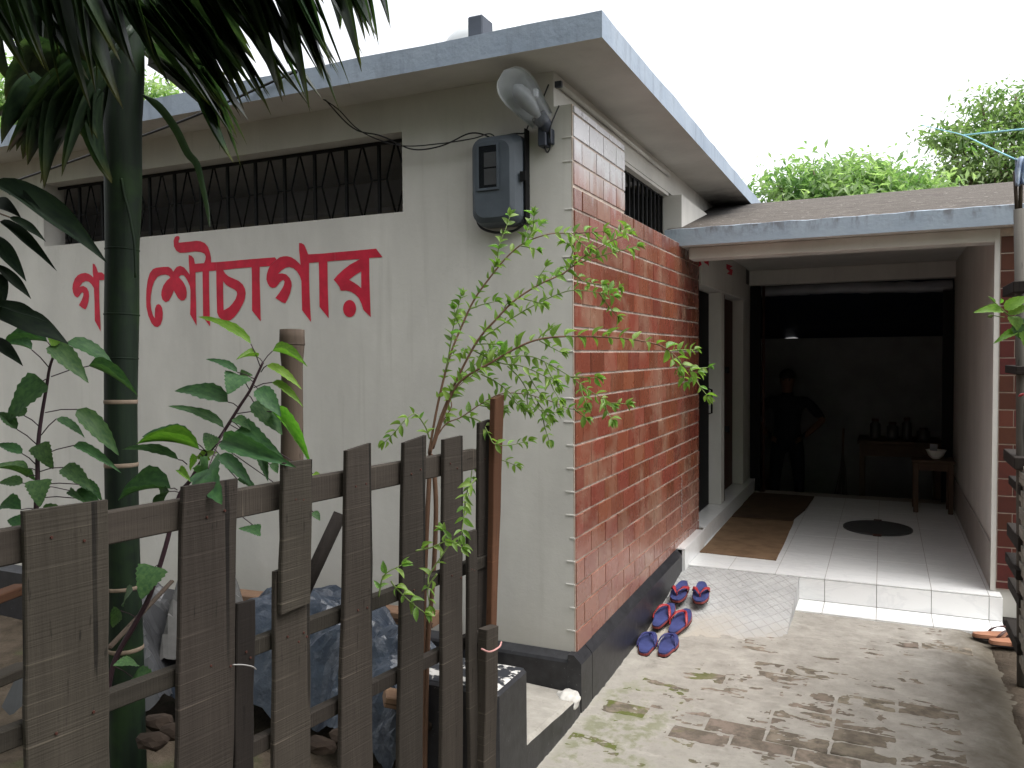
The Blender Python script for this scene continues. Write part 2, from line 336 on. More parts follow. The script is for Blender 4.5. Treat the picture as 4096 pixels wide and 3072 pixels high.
simple('tan_foam', (.36, .17, .10), .5, .4, var=.3, sc=14)
simple('tan_strap', (.07, .03, .025), .5, .4)
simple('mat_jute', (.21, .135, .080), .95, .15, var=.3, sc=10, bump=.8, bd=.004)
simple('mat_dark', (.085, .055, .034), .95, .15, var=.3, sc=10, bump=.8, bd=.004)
simple('drain_iron', (.060, .062, .062), .6, .4, sc=20)
b = NB('blue_tarp'); n1 = b.noise(b.pos, 6, 6, .6)
cc = b.mix(b.ramp(n1, [(.35, 0.), (.68, 1.)]), (.014, .021, .034), (.036, .048, .068)); cc = b.mix(b.math('MULTIPLY', b.ramp(b.noise(b.pos, 23, 6, .7), [(.52, 0.), (.72, 1.)]), .6), cc, (.10, .112, .135)); b.bump(b.noise(b.pos, 25, 4), .5, .012); M['blue_tarp'] = b.fin(cc, .38, .5)
simple('grey_sheet', (.065, .067, .072), .4, .5, var=.35, sc=6)
simple('navy_tarp', (.020, .028, .070), .5, .4, sc=5)
simple('white_sack', (.13, .128, .125), .7, .3, var=.3, sc=20)
simple('rubble', (.045, .032, .024), .9, .2, var=.4, sc=14)
simple('room_wall', (.52, .53, .56), .9, .2, sc=5)
simple('shed_wall', (.40, .40, .41), .8, .2, sc=4)
simple('clear_sheet', (.22, .23, .26), .35, .5, var=.3, sc=4)
simple('skin', (.14, .07, .045), .6, .35)
simple('hair', (.008, .007, .007), .5, .4)
simple('shirt_dark', (.020, .022, .028), .85, .2, sc=15)
simple('trousers', (.012, .014, .022), .85, .2)
simple('table_wood', (.075, .042, .025), .6, .3)
simple('bowl_white', (.72, .72, .70), .3, .5, bump=0)
simple('cloth_blue', (.45, .52, .60), .85, .2, c2=(.16, .22, .36), sc=22)
simple('rope_cyan', (.25, .55, .62), .6, .3, bump=0)
simple('twine_pink', (.62, .32, .30), .7, .3, bump=0)
simple('concrete_grey', (.085, .095, .115), .9, .25, sc=8)
simple('tank_white', (.60, .62, .63), .6, .4, sc=3)
simple('iron_wire', (.30, .29, .28), .5, .5, bump=0)
simple('slat_pale', (.34, .33, .29), .85, .2, var=.4, sc=25)
simple('white_lump', (.62, .60, .56), .9, .2, sc=14, bump=.5)

# ------------------------------------------------------------------ setting: ground, path
def gz(y): return .058 + .024*max(0, min(1, (y-.05)/1.65))
def grid(name, x0, x1, y0, y1, nx, ny, zf, mat, **k):
    V = [(x0+(x1-x0)*i/nx, y0+(y1-y0)*j/ny, 0) for j in range(ny+1) for i in range(nx+1)]
    V = [(x, y, zf(x, y)) for x, y, _ in V]
    Fc = [(j*(nx+1)+i, j*(nx+1)+i+1, (j+1)*(nx+1)+i+1, (j+1)*(nx+1)+i) for j in range(ny) for i in range(nx)]
    return link(name, mesh(name, V, Fc, True), mat=mat, **k)
# one sheet to the horizon, finely cut near the building, sunk under the built floors
xs = [-220, -60, -20, -8] + [-4+.14*i for i in range(57)] + [8, 20, 60, 220]
ys = [-220, -60, -20, -6] + [-3.6+.14*i for i in range(64)] + [9, 20, 60, 220]
def groundz(x, y):
    n = noise.noise(Vector((x*1.7, y*1.7, 0)))*.03 + noise.noise(Vector((x*7, y*7, 3)))*.012
    if abs(x) > 6 or y > 7 or y < -4: n *= .4
    if y > 1.9 and -.2 < x < 2.2 : return -.26
    if y > 4.5: return -.26 + n
    if x > -.16 and x < 1.62: return -.06
    return n - .012 if x < 0 else gz(y) - .02 + n*.6
V = [(x, y, groundz(x, y)) for y in ys for x in xs]; nx = len(xs)
Fc = [(j*nx+i, j*nx+i+1, (j+1)*nx+i+1, (j+1)*nx+i) for j in range(len(ys)-1) for i in range(nx-1)]
link('ground', mesh('ground', V, Fc, True), mat=M['soil'], kind='structure')

# path: bedding sheet, brick pavers, skim of cement worn through to the bricks
path = grid('path', 0.0, 1.735, -2.6, 1.74, 20, 44, lambda x, y: gz(y) - .016 - (.03 if x > 1.70 else 0), M['cement'], kind='structure')
bm = bmesh.new(); add_box(bm, -.119, .119, -.057, .057, -.03, 0, .004); PAV = bmesh_out(bm, 'paver')
PAV.materials.append(M['paver'])
row = 0; y = -.74
while y < 1.66:
    x = .03 + (.125 if row % 2 else 0) - .1; 
    while x < 1.52:
        w1 = 1.0
        if random.random() < .16 and row % 2 == 0: w1 = .5
        cx = x + .1225*w1
        if cx - .12*w1 > -.004 + max(0, .02) and not (cx < .80 and y > 1.22):
            rz = random.gauss(0, .018)
            mw = Matrix.Translation((cx, y, gz(y) + random.uniform(-.0042, .0026))) @ Matrix.Rotation(math.atan(.05)*0 + random.gauss(0, .012), 4, 'X') @ Matrix.Rotation(rz - .03, 4, 'Z') @ scl(w1*.985, .98, 1)
            link('brick', PAV, path, mw)
        x += .245*w1
    y += .1195; row += 1
# cement skim as a height field: where it dips below a brick the brick shows
def skim(x, y):
    v = Vector((x, y, 0))
    wv = noise.noise_vector(v*5)*.06; v2 = v + wv
    n = noise.fractal(v2*4.2 + Vector((3.1, 7.7, 0)), .8, 2.1, 6)*.0050 + noise.fractal(Vector((v2.x*11, v2.y*26, 5)), .7, 2.2, 5)*.0050
    wear = 0.0042 - .0048*max(0, min(1, (1.35-y)/1.2))*(0.62+.38*math.sin(x*1.4+.5)) - .0012*max(0, min(1, (x-.75)/.3))
    edge = -.02*max(0, (x-1.60-.06*noise.noise(Vector((0, y*4, 7))))/.12)
    near = .006*max(0, min(1, (.55-x)/.3))*max(0, min(1, (y-.3)/.3))
    strip = .012*max(0, (.15-x)/.15) if y > -.05 else .004
    return gz(y) + wear + n + edge + near + strip
sk = grid('cement_skim', .012, 1.80, -.85, 1.722, 230, 330, skim, M['cement']); sk.parent = path; sk['kind'] = 'stuff'
# scored concrete ramp up to the porch
RX0, RX1, RY0, RY1 = .035, .748, .80, 1.949
def rampz(x, y):
    ys_ = .84 + .36*max(0, min(1, x/.75)); t = max(0, min(1, (y-ys_)/(RY1-ys_))); z = .066 + .164*t
    z += noise.noise(Vector((x*6, y*6, 1)))*.003
    fade = max(0, min(1, (y-ys_-.12)/.25))
    for a, sp in ((R(38), .062), (R(-40), .066)):
        u = (x*math.cos(a) + y*math.sin(a))/sp; d = abs(u-round(u))*sp
        if d < .004: z -= .0045*fade*(1-d/.004)
    if t <= 0: z -= .03*min(1, (ys_-y)/.1)
    return z
nxr, nyr = 150, 190
V = [(RX0+(RX1-RX0)*i/nxr, RY0+(RY1-RY0)*j/nyr, 0) for j in range(nyr+1) for i in range(nxr+1)]
V = [(x, y, rampz(x, y)) for x, y, _ in V]
Fc = [(j*(nxr+1)+i, j*(nxr+1)+i+1, (j+1)*(nxr+1)+i+1, (j+1)*(nxr+1)+i) for j in range(nyr) for i in range(nxr)]
nb = len(V)
for j in range(nyr+1): V.append((RX1+.004, RY0+(RY1-RY0)*j/nyr, -.03))
for j in range(nyr): Fc.append((j*(nxr+1)+nxr, nb+j, nb+j+1, (j+1)*(nxr+1)+nxr))
link('ramp', mesh('ramp', V, Fc, False), mat=M['ramp_cement'], kind='structure')

# ------------------------------------------------------------------ the building
B = empty('washroom_building', (-1.9, 1.5, 0), 'white plastered single storey building with red tiled side, flat roof and open porch', 'building')
ZT = 2.84                                            # soffit
XL = -6.4
# front wall (plane y = 0) with a long high window opening
wx0, wx1, wz0, wz1 = -3.42, -.857, 2.302, 2.678
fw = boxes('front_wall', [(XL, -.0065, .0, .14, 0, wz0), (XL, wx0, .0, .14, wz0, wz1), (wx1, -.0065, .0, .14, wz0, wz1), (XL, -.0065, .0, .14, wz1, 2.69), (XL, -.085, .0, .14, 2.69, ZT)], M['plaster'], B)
# little plaster nibs where the tile joints were dragged round the corner
nb_ = bmesh.new()
ZJ = [.306+.102*k for k in range(24)]
for zz in ZJ[1:23]:
    if random.random() < .8: add_box(nb_, -random.uniform(.02, .05), -.001, -.0035, .01, zz-.003, zz+.004, .001)
link('corner_nibs', bmesh_out(nb_, 'corner_nibs'), fw, mat=M['plaster'], kind='stuff')
# painted word on the front wall
def glyph(name, ox, oy, s, outer, holes=()):
    bm = bmesh.new(); ed = []
    for ring in (outer, *holes):
        vs_ = []
        for px, py in ring:
            p = on(*sS(ox+px/s, oy+py/s), 1, -.002); vs_.append(bm.verts.new((p.x, -.002, p.z)))
        for i in range(len(vs_)): ed.append(bm.edges.new((vs_[i], vs_[(i+1) % len(vs_)])))
    bmesh.ops.triangle_fill(bm, use_beauty=True, use_dissolve=False, edges=ed, normal=(0, -1, 0))
    return link(name, bmesh_out(bm, name), fw, mat=M['red_paint'])
glyph('painted_letter', 270, 1020, 5.184, [(522,175),(560,190),(600,260),(635,360),(710,360),(740,385),(775,415),(775,515),(660,525),(655,700),(662,1000),(675,1300),(685,1580),(565,1360),(560,1000),(548,690),(500,610),(440,555),(380,540),(310,570),(250,660),(330,640),(400,680),(440,760),(448,850),(435,960),(400,1080),(370,1130),(310,1100),(235,1040),(290,940),(325,850),(330,800),(315,770),(285,785),(240,850),(205,885),(150,850),(115,780),(100,690),(110,600),(150,490),(210,420),(280,385),(370,370),(440,390),(500,430),(535,465),(522,350)])
glyph('painted_letter', 270, 1020, 5.184, [(790,440),(850,360),(1380,330),(1470,465),(1370,472),(1372,900),(1380,1500),(1270,1330),(1268,900),(1262,760),(1200,660),(1130,620),(1050,640),(1010,720),(1000,830),(1030,940),(1090,980),(1140,930),(1150,860),(1200,900),(1190,1000),(1130,1080),(1040,1080),(950,1000),(900,880),(900,740),(950,600),(1040,520),(1150,500),(1262,580),(1262,480),(860,505)])
glyph('painted_letter', 570, 920, 4.147, [(512,690),(480,640),(430,610),(350,612),(230,625),(170,650),(120,715),(85,830),(65,980),(60,1130),(65,1280),(95,1420),(150,1545),(200,1600),(250,1610),(300,1570),(330,1480),(338,1380),(325,1290),(295,1240),(262,1228),(230,1245),(208,1300),(203,1400),(205,1465),(175,1420),(145,1320),(132,1200),(138,1080),(160,950),(195,850),(250,775),(310,745),(380,738),(435,755),(460,790),(400,840),(345,920),(315,1010),(310,1080),(330,1155),(385,1198),(440,1170),(480,1100),(520,1000),(550,1060),(590,1130),(640,1170),(690,1165),(725,1120),(735,1040),(720,950),(680,870),(600,780),(640,745),(690,755),(735,820),(785,930),(795,1000),(795,1200),(790,1400),(897,1585),(890,1300),(882,1000),(880,700),(995,688),(1000,1000),(1005,1450),(1122,1600),(1112,1300),(1105,1000),(1102,680),(1221,672),(1221,533),(1138,537),(1135,460),(1115,360),(1085,280),(1030,215),(960,185),(890,178),(800,190),(600,210),(595,185),(615,130),(605,103),(570,98),(535,120),(515,180),(520,270),(560,345),(620,378),(720,375),(870,355),(970,365),(1030,395),(1050,440),(1040,500),(1020,550),(870,560),(850,470),(815,430),(765,412),(765,500),(772,600),(782,740),(740,680),(690,620),(625,593),(570,610),(535,650)])
glyph('painted_letter', 840, 980, 4.88, [(121,335),(400,312),(800,275),(1265,240),(1298,280),(1165,410),(970,425),(970,700),(978,1000),(990,1490),(820,1280),(820,1000),(818,600),(810,432),(500,458),(255,487),(300,560),(360,610),(450,650),(560,700),(640,770),(680,850),(697,940),(680,1050),(640,1150),(570,1280),(480,1400),(400,1465),(320,1488),(240,1465),(170,1400),(138,1320),(128,1000),(121,500)], [[(255,700),(310,775),(380,820),(480,870),(520,910),(528,960),(500,1050),(440,1140),(370,1215),(265,1275),(258,1000)]])
glyph('painted_letter', 1040, 960, 4.88, [(325,380),(380,340),(450,318),(530,316),(610,335),(690,385),(750,440),(792,485),(778,350),(762,200),(762,58),(810,60),(860,90),(890,150),(940,280),(1250,262),(1463,240),(1463,405),(1315,418),(1320,700),(1325,1000),(1343,1530),(1160,1300),(1158,1000),(1152,600),(1145,430),(958,450),(958,700),(965,1000),(980,1300),(995,1600),(822,1370),(812,1000),(808,800),(780,710),(720,610),(650,550),(570,525),(490,545),(420,590),(355,660),(430,650),(510,670),(580,740),(615,820),(618,900),(590,1030),(540,1150),(495,1235),(430,1215),(300,1130),(370,1040),(430,950),(465,880),(478,815),(462,780),(430,785),(380,830),(330,900),(290,930),(240,935),(190,910),(150,850),(125,770),(130,680),(155,590),(192,508)])
glyph('painted_letter', 1240, 960, 4.88, [(489,240),(900,205),(1290,168),(1415,335),(1155,350),(1158,700),(1170,1100),(1187,1508),(1040,1360),(1000,1230),(950,1130),(880,1060),(800,1010),(700,985),(600,990),(570,910),(520,840),(460,775),(540,680),(650,580),(780,480),(980,370),(700,388),(489,404)], [[(998,615),(900,670),(762,775),(860,830),(940,885),(1000,940)]])
glyph('painted_dot', 1240, 960, 4.88, [(772+128*math.cos(a*math.pi/14), 1338+168*math.sin(a*math.pi/14)) for a in range(28)])
# window grille of the front wall
gr = boxes('window_grille', [(wx0+.005, wx1-.005, .095, .107, wz0+.003, wz0+.018), (wx0+.005, wx1-.005, .095, .107, wz1-.018, wz1-.003)], M['dark_steel'], B)
n_b = 13; stp = (wx1-wx0)/n_b; zm = (wz0+wz1)/2
for i in range(n_b+1):
    x = wx0 + stp*i
    if 0 < i < n_b: box('grille_bar', x-.007, x+.007, .092, .106, wz0+.018, wz1-.018, M['dark_steel'], gr)
    if i < n_b:
        c = x+stp/2; hw = stp*.27
        P = [(c-.006, .099, wz1-.02), (c-hw, .099, zm+.006), (c-hw, .099, zm-.006), (c-.006, .099, wz0+.02)]
        tube('grille_bar', P, .006, M['dark_steel'], gr, 4)
        tube('grille_bar', [(2*c-p[0], p[1], p[2]) for p in P], .006, M['dark_steel'], gr, 4)
        box('grille_tie', x+.007, c-hw, .096, .102, zm-.003, zm+.003, M['dark_steel'], gr); box('grille_tie', c+hw, x+stp-.007, .096, .102, zm-.003, zm+.003, M['dark_steel'], gr)
# room behind: side walls, back wall with its own high opening, ceiling
boxes('room_wall', [(XL, -.14, 2.9, 3.02, 0, 1.5), (XL, -5.6, 2.9, 3.02, 1.5, 2.55), (-3.3, -2.9, 2.9, 3.02, 1.5, 2.55), (-.7, -.14, 2.9, 3.02, 1.5, 2.55), (XL, -.14, 2.9, 3.02, 2.55, ZT), (XL, XL+.12, .14, 2.9, 0, ZT), (-1.75, -1.63, .14, 2.9, 0, 2.2)], M['room_wall'], B)
box('room_beam', XL, -.14, 1.5, 1.62, 2.66, ZT-.002, M['room_wall'], B)
# side wall (plane x = 0): bed of mortar with clay tiles; window slot above
zr = .306
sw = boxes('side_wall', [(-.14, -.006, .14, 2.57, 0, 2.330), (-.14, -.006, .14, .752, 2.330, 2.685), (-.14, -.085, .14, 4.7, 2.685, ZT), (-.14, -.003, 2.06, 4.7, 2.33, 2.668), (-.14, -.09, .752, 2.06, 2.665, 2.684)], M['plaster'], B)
tf = boxes('tile_bed', [(-.006, .0, .0005, 2.568, .30, 2.338), (-.006, .0, .0005, .752, 2.338, 2.69)], M['mortar'], B)
def tile_mesh(h=1.0):
    a, d = .5, .5; V = [(0, -a, -d), (0, a, -d), (0, a, d), (0, -a, d), (1, -a+.012, -d+.022), (1, a-.012, -d+.022), (1, a-.012, d-.022), (1, -a+.012, d-.022)]
    return mesh('tile', V, [(4, 5, 6, 7), (0, 1, 5, 4), (1, 2, 6, 5), (2, 3, 7, 6), (3, 0, 4, 7)])
TM = tile_mesh(); TM.materials.append(M['clay_tile'])
def tiles(name, par, y0, y1, z0, z1, k, mat_mesh, mw0=Matrix.Identity(4), off=0.0):
    e = [y0]; y = y0 + (.1 if (k % 2) else .2) + off
    while y < y1-.03: e.append(y); y += .2
    e.append(y1)
    for a, c in zip(e[:-1], e[1:]):
        g = .0045
        mw = mw0 @ Matrix.Translation((0.0, (a+c)/2, (z0+z1)/2)) @ Matrix.Rotation(random.gauss(0, .008), 4, 'Z') @ scl(.0055+random.uniform(-.001, .002), c-a-g, z1-z0-.0088)
        link(name, mat_mesh, par, mw)
for k in range(20): tiles('tile', tf, .003, 2.566, ZJ[k], min(ZJ[k+1], 2.340), k, TM)
for k in range(20, 24): tiles('tile', tf, .003, .750, ZJ[k], min(ZJ[k]+.102, 2.688), k, TM)
# slot window grille on the side
gs = boxes('slot_grille', [(-.138, -.128, .752, 2.06, 2.332, 2.345), (-.138, -.128, .752, 2.06, 2.652, 2.664)], M['dark_steel'], B)
for i in range(14):
    y = .80 + i*.095; box('grille_bar', -.137, -.125, y-.007, y+.007, 2.345, 2.652, M['dark_steel'], gs)
box('slot_back', -.30, -.29, .5, 2.3, 2.2, 2.70, M['meter_dark'], B)
# conduit under the soffit
tube('conduit', [(-.072, .02, 2.79), (-.072, 2.0, 2.79)], .011, M['plaster'], B, 8)
box('conduit_clip', -.085, -.055, .012, .03, 2.775, 2.80, M['lamp_housing'], B)
# black plinth with sloping top, along front and side
def plinth(name, pts_low, nrm, ztop, z0, mat):
    pass
pl = bmesh.new()
def prism(bm, prof, p0, p1, nrm, rise=0):  # prof: (out, z) pairs swept from p0 to p1, top rising with y
    p0, p1, nrm = Vector(p0), Vector(p1), Vector(nrm); up = lambda z, p: z + (rise*max(0, p.y) if z > 0 else 0)
    A = [bm.verts.new(p0 + nrm*o + Vector((0, 0, up(z, p0)))) for o, z in prof]; C = [bm.verts.new(p1 + nrm*o + Vector((0, 0, up(z, p1)))) for o, z in prof]
    n = len(prof)
    for i in range(n): bm.faces.new((A[i], A[(i+1) % n], C[(i+1) % n], C[i]))
    bm.faces.new(A[::-1]); bm.faces.new(C)
prof = [(-.02, -.1), (.042, -.1), (.042, .278), (.034, .290), (.007, .316), (-.02, .316)]
prism(pl, prof, (0, .105, 0), (0, 1.86, 0), (1, 0, 0), .022); prism(pl, prof, (0, -.042, 0), (0, .099, 0), (1, 0, 0), .022)
prof2 = [(-.02, -.1), (.042, -.1), (.042, .278), (.034, .290), (.004, .314), (-.02, .314)]
prism(pl, prof2, (XL, 0, 0), (-.0205, 0, 0), (0, -1, 0))
bmesh.ops.recalc_face_normals(pl, faces=pl.faces)
link('plinth', bmesh_out(pl, 'plinth'), B, mat=M['black_paint'])
# main roof slab with ragged top edge
def slab(name, x0, x1, y0, y1, z0, z1, mat, parent, n=60, amp=.008):
    V, Fc = [], []; per = []
    for i in range(n): per.append((x0+(x1-x0)*i/n, y0))
    for i in range(n): per.append((x1, y0+(y1-y0)*i/n))
    for i in range(n): per.append((x1-(x1-x0)*i/n, y1))
    for i in range(n): per.append((x0, y1-(y1-y0)*i/n))
    N = len(per)
    for x, y in per: V.append((x, y, z0))
    for x, y in per: V.append((x, y, z1 - .004 + amp*noise.fractal(Vector((x*3, y*3, 9)), 1, 2, 4)))
    for x, y in per:
        cx, cy = (x0+x1)/2, (y0+y1)/2; d = Vector((cx-x, cy-y)).normalized()*.05
        V.append((x+d.x, y+d.y, z1 + amp*noise.fractal(Vector((x*3, y*3, 9)), 1, 2, 4)))
    for i in range(N):
        j = (i+1) % N; Fc += [(i, j, N+j, N+i), (N+i, N+j, 2*N+j, 2*N+i)]
    Fc += [tuple(range(N-1, -1, -1)), tuple(range(2*N, 3*N))]
    return mesh(name, V, Fc)
rm = slab('roof_slab', XL-.3, .222, -.262, 5.6, ZT, 2.948, None, None)
rm.materials.append(M['fascia']); rm.materials.append(M['plaster'])
for p in rm.polygons:
    if p.normal.z < -.9: p.material_index = 1
roof = link('roof_slab', rm, B)
# ---- porch
PX1, PY0, PY1, PZ = 1.797, 1.95, 5.15, .235
box('porch_base', .045, 1.828, 1.958, PY1, -.26, PZ-.008, M['grout'], B)
pf = box('porch_floor', .045, 1.826, 1.957, PY1, PZ-.0079, PZ-.003, M['grout'], B)
bm = bmesh.new(); add_box(bm, -.5, .5, -.5, .5, -.5, .5); FT = bmesh_out(bm, 'floor_tile'); FT.materials.append(M['marble'])
def ftile(name, x0, x1, y0, y1, z0, z1, par):
    link(name, FT, par, Matrix.Translation(((x0+x1)/2, (y0+y1)/2, (z0+z1)/2)) @ scl(x1-x0, y1-y0, z1-z0))
ex = [.046, .319, .608, .898, 1.187, 1.477, 1.767, 1.832]; ey = [1.95 + .298*k for k in range(11)]
g = .0016
for j in range(len(ey)-1):
    for i in range(len(ex)-1):
        x1 = ex[i+1] if ex[i+1] < 1.8 or j == 0 else 1.796
        ftile('floor_tile', ex[i]+g, x1-g, ey[j]+g, min(ey[j+1], PY1)-g, PZ-.006, PZ + random.uniform(-.0004, .0004), pf)
st = box('porch_step', .748, 1.826, 1.722, 1.957, -.05, .088, M['grout'], B)
for i in range(2, len(ex)-1):
    x0 = max(ex[i], .749)
    ftile('step_tile', x0+g, ex[i+1]-g, 1.945, 1.957, .097, PZ-.010, st)
    ftile('step_tile', x0+g, ex[i+1]-g, 1.716, 1.944, .082, .0945, st)
    ftile('step_tile', x0+g, ex[i+1]-g, 1.710, 1.7155, -.02, .0935, st)
ftile('step_tile', 1.8265, 1.834, 1.952, 2.06, -.02, PZ-.010, st)
ftile('step_tile', .047, .748, 1.945, 1.957, .0, PZ-.010, st)
# raised marble ledge along the left side
lg = box('ledge_core', -.30, .040, 2.57, PY1, .0, .345, M['grout'], B)
ftile('ledge_tile', .043, .062, 1.95, 2.47, PZ+.001, .352, lg); ftile('ledge_tile', .0058, .062, 1.86, 2.47, .3525, .36, lg)
ftile('ledge_tile', .0425, .062, 1.862, 1.949, .20, .352, lg)
for j in range(9):
    ftile('ledge_tile', .0405, .050, 2.472+.298*j, 2.470+.298*(j+1), PZ+.001, .352, lg); ftile('ledge_tile', -.16, .052, max(2.572, 2.472+.298*j), 2.470+.298*(j+1), .3525, .36, lg)
# left porch wall: door openings between plastered piers
boxes('porch_pier', [(-.115, -.002, 3.475, 3.62, .361, 2.12), (-.14, -.002, 4.62, PY1, .361, 2.29), (-.14, .012, 2.62, 4.7, 2.12, 2.44), (-.16, -.14, 2.57, PY1, .36, 2.44)], M['plaster'], B, .004)
d1 = box('steel_door', -.120, -.100, 2.60, 3.46, .365, 2.11, M['dark_steel'], B)
tube('door_handle', [(-.095, 3.38, 1.12), (-.06, 3.38, 1.13), (-.06, 3.38, 1.32), (-.095, 3.38, 1.33)], .008, M['dark_steel'], d1, 6)
d2 = box('steel_door', -.120, -.100, 3.66, 4.61, .365, 2.11, M['oxide_steel'], B)
box('door_edge', -.06, -.005, 3.625, 3.66, .365, 2.11, M['oxide_steel'], d2)
for zz in (.95, 1.45): box('hinge', -.055, .025, 3.66, 3.70, zz, zz+.05, M['dark_steel'], d2)
# red scrawl above the piers
for pts in ([(1505,562),(1511,556),(1516,572),(1508,577),(1503,570)], [(1517,557),(1523,557),(1521,563),(1527,556),(1531,557),(1531,575),(1528,571),(1522,568)]):
    V = [on(px, py, 1, 2.617) for px, py in pts]; V = [(p.x, 2.617, p.z) for p in V]
    link('red_scrawl', mesh('red_scrawl', V, [tuple(range(len(V)-1, -1, -1))]), B, mat=M['red_paint'])
V = [on(px, py, 0, .0135) for px, py in ((1569,570),(1583,575),(1576,580),(1583,583),(1581,595),(1570,591),(1576,586),(1569,580))]
link('red_scrawl', mesh('red_scrawl', [(.0135, p.y, p.z) for p in V], [tuple(range(8))]), B, mat=M['red_paint'])
# right wall with skirting and tiled front
rw = box('porch_wall', PX1, 2.06, 2.055, PY1, -.1, 2.43, M['plaster'], B)
sk_ = bmesh.new(); add_box(sk_, PX1-.012, PX1-.0005, 2.06, PY1, PZ+.001, .50, .002); link('skirting', bmesh_out(sk_, 'skirting'), B, mat=M['skirting'])
box('corner_bead', PX1-.014, PX1+.012, 2.048, 2.0545, .24, 2.31, M['plaster'], B)
ptb = box('pillar_tile_bed', PX1+.013, 2.06, 2.048, 2.0545, .25, 2.31, M['mortar'], B)
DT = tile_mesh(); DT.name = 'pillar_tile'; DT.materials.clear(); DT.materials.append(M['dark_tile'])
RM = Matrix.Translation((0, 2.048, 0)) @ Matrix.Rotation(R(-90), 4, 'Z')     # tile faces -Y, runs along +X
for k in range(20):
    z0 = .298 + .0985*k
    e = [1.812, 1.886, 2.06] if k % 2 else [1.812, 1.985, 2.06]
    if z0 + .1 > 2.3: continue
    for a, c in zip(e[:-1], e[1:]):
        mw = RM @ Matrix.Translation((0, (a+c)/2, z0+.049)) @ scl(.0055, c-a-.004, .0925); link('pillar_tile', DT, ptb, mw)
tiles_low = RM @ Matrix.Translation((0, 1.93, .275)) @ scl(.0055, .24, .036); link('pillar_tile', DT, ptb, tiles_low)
# porch lintel, ceiling, rear beam
box('porch_lintel', .045, PX1, 2.05, 2.22, 2.238, 2.3155, M['plaster'], B, .006)
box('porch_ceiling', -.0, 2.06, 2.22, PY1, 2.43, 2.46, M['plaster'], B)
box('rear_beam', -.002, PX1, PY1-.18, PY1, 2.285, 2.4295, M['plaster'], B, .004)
# porch roof: front edge low, screed rising to a ridge, hidden back slope
prf = [(1.95, 2.316), (1.95, 2.424), (1.985, 2.432), (3.55, 2.835), (5.6, 2.60), (5.6, 2.47), (2.2, 2.462), (2.2, 2.316)]
V, Fc = [], []; x0, x1, nxx = -.09, 2.08, 70
for i in range(nxx+1):
    x = x0+(x1-x0)*i/nxx
    for q, (y, z) in enumerate(prf):
        n1 = noise.fractal(Vector((x*7, q*.2, 4)), 1, 2, 4)*.005 if q in (1, 2) else 0
        V.append((x, y, z+n1))
n = len(prf)
for i in range(nxx):
    for q in range(n): Fc.append((i*n+q, (i+1)*n+q, (i+1)*n+(q+1) % n, i*n+(q+1) % n))
Fc += [tuple(range(n)), tuple(range(nxx*n+n-1, nxx*n-1, -1))]
pm = mesh('porch_roof', V, Fc); bm = bmesh.new(); bm.from_mesh(pm); bmesh.ops.recalc_face_normals(bm, faces=bm.faces); bm.to_mesh(pm); bm.free()
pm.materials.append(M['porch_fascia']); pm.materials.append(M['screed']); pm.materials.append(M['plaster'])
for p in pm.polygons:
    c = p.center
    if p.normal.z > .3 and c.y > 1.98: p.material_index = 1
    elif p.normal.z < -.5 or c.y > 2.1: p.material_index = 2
pr_ = link('porch_roof', pm, B)
# ---- yard behind the porch: sheltered by a tarpaulin, closed by walls
yw = boxes('yard_wall', [(-.6, 2.6, 7.6, 7.68, -.4, 1.80), (-.68, -.6, 5.16, 7.68, -.4, 2.6), (2.6, 2.68, 5.16, 7.68, -.4, 2.6), (-.6, -.0, 5.16, 5.24, -.4, 2.6), (1.80, 2.6, 5.16, 5.24, -.4, 2.6)], M['shed_wall'])
yw['label'] = 'dim grey boundary wall of the shed behind the porch'; yw['category'] = 'wall'
V, Fc = [], []; nu, nv = 40, 12
for j in range(nv+1):
    for i in range(nu+1):
        u, t = i/nu, j/nv; x = -.66+3.32*u; y = 5.16+2.50*t
        z = 2.50 - .66*t - .03*math.sin(t*math.pi) + .012*noise.noise(Vector((x*3, y*3, 0)))
        if j == nv: z = 1.790 + .003*noise.noise(Vector((x*5, 1, 2))) + {9: .020, 10: .024}.get(i, 0)
        V.append((x, y, z))
Fc = [(j*(nu+1)+i, j*(nu+1)+i+1, (j+1)*(nu+1)+i+1, (j+1)*(nu+1)+i) for j in range(nv) for i in range(nu)]
link('tarpaulin', mesh('tarpaulin', V, Fc, True), label='dark blue tarpaulin roof sloping down behind the porch opening', cat='tarpaulin', mat=M['navy_tarp'])
V, Fc = [], []; nu = 40
for i in range(nu+1):
    x = .10+1.68*i/nu
    for k in range(10):
        a = 2*math.pi*k/10; r_ = .05 + .012*noise.noise(Vector((x*9, a, 0)))
        V.append((x, 5.10+r_*math.cos(a)*.7, 2.225 + r_*math.sin(a)*1.1 + .012*math.sin(i*.12)))
Fc = [(i*10+k, (i+1)*10+k, (i+1)*10+(k+1) % 10, i*10+(k+1) % 10) for i in range(nu) for k in range(10)]
link('rolled_sheet', mesh('rolled_sheet', V, Fc, True), label='pale rolled plastic sheet tied under the rear beam of the porch', cat='plastic sheet', mat=M['clear_sheet'])
gt = empty('folding_gate', (.05, 5.04, .24), 'dark steel gate folded back beside the rear porch opening', 'gate')
box('gate_leaf', .005, .10, 5.02, 5.06, .24, 2.28, M['dark_steel'], gt); box('gate_leaf', 1.70, 1.79, 5.02, 5.06, .24, 2.17, M['dark_steel'], gt)
tube('gate_pole', [(.135, 5.0, .24), (.135, 5.0, 2.27)], .014, M['oxide_steel'], gt, 8)

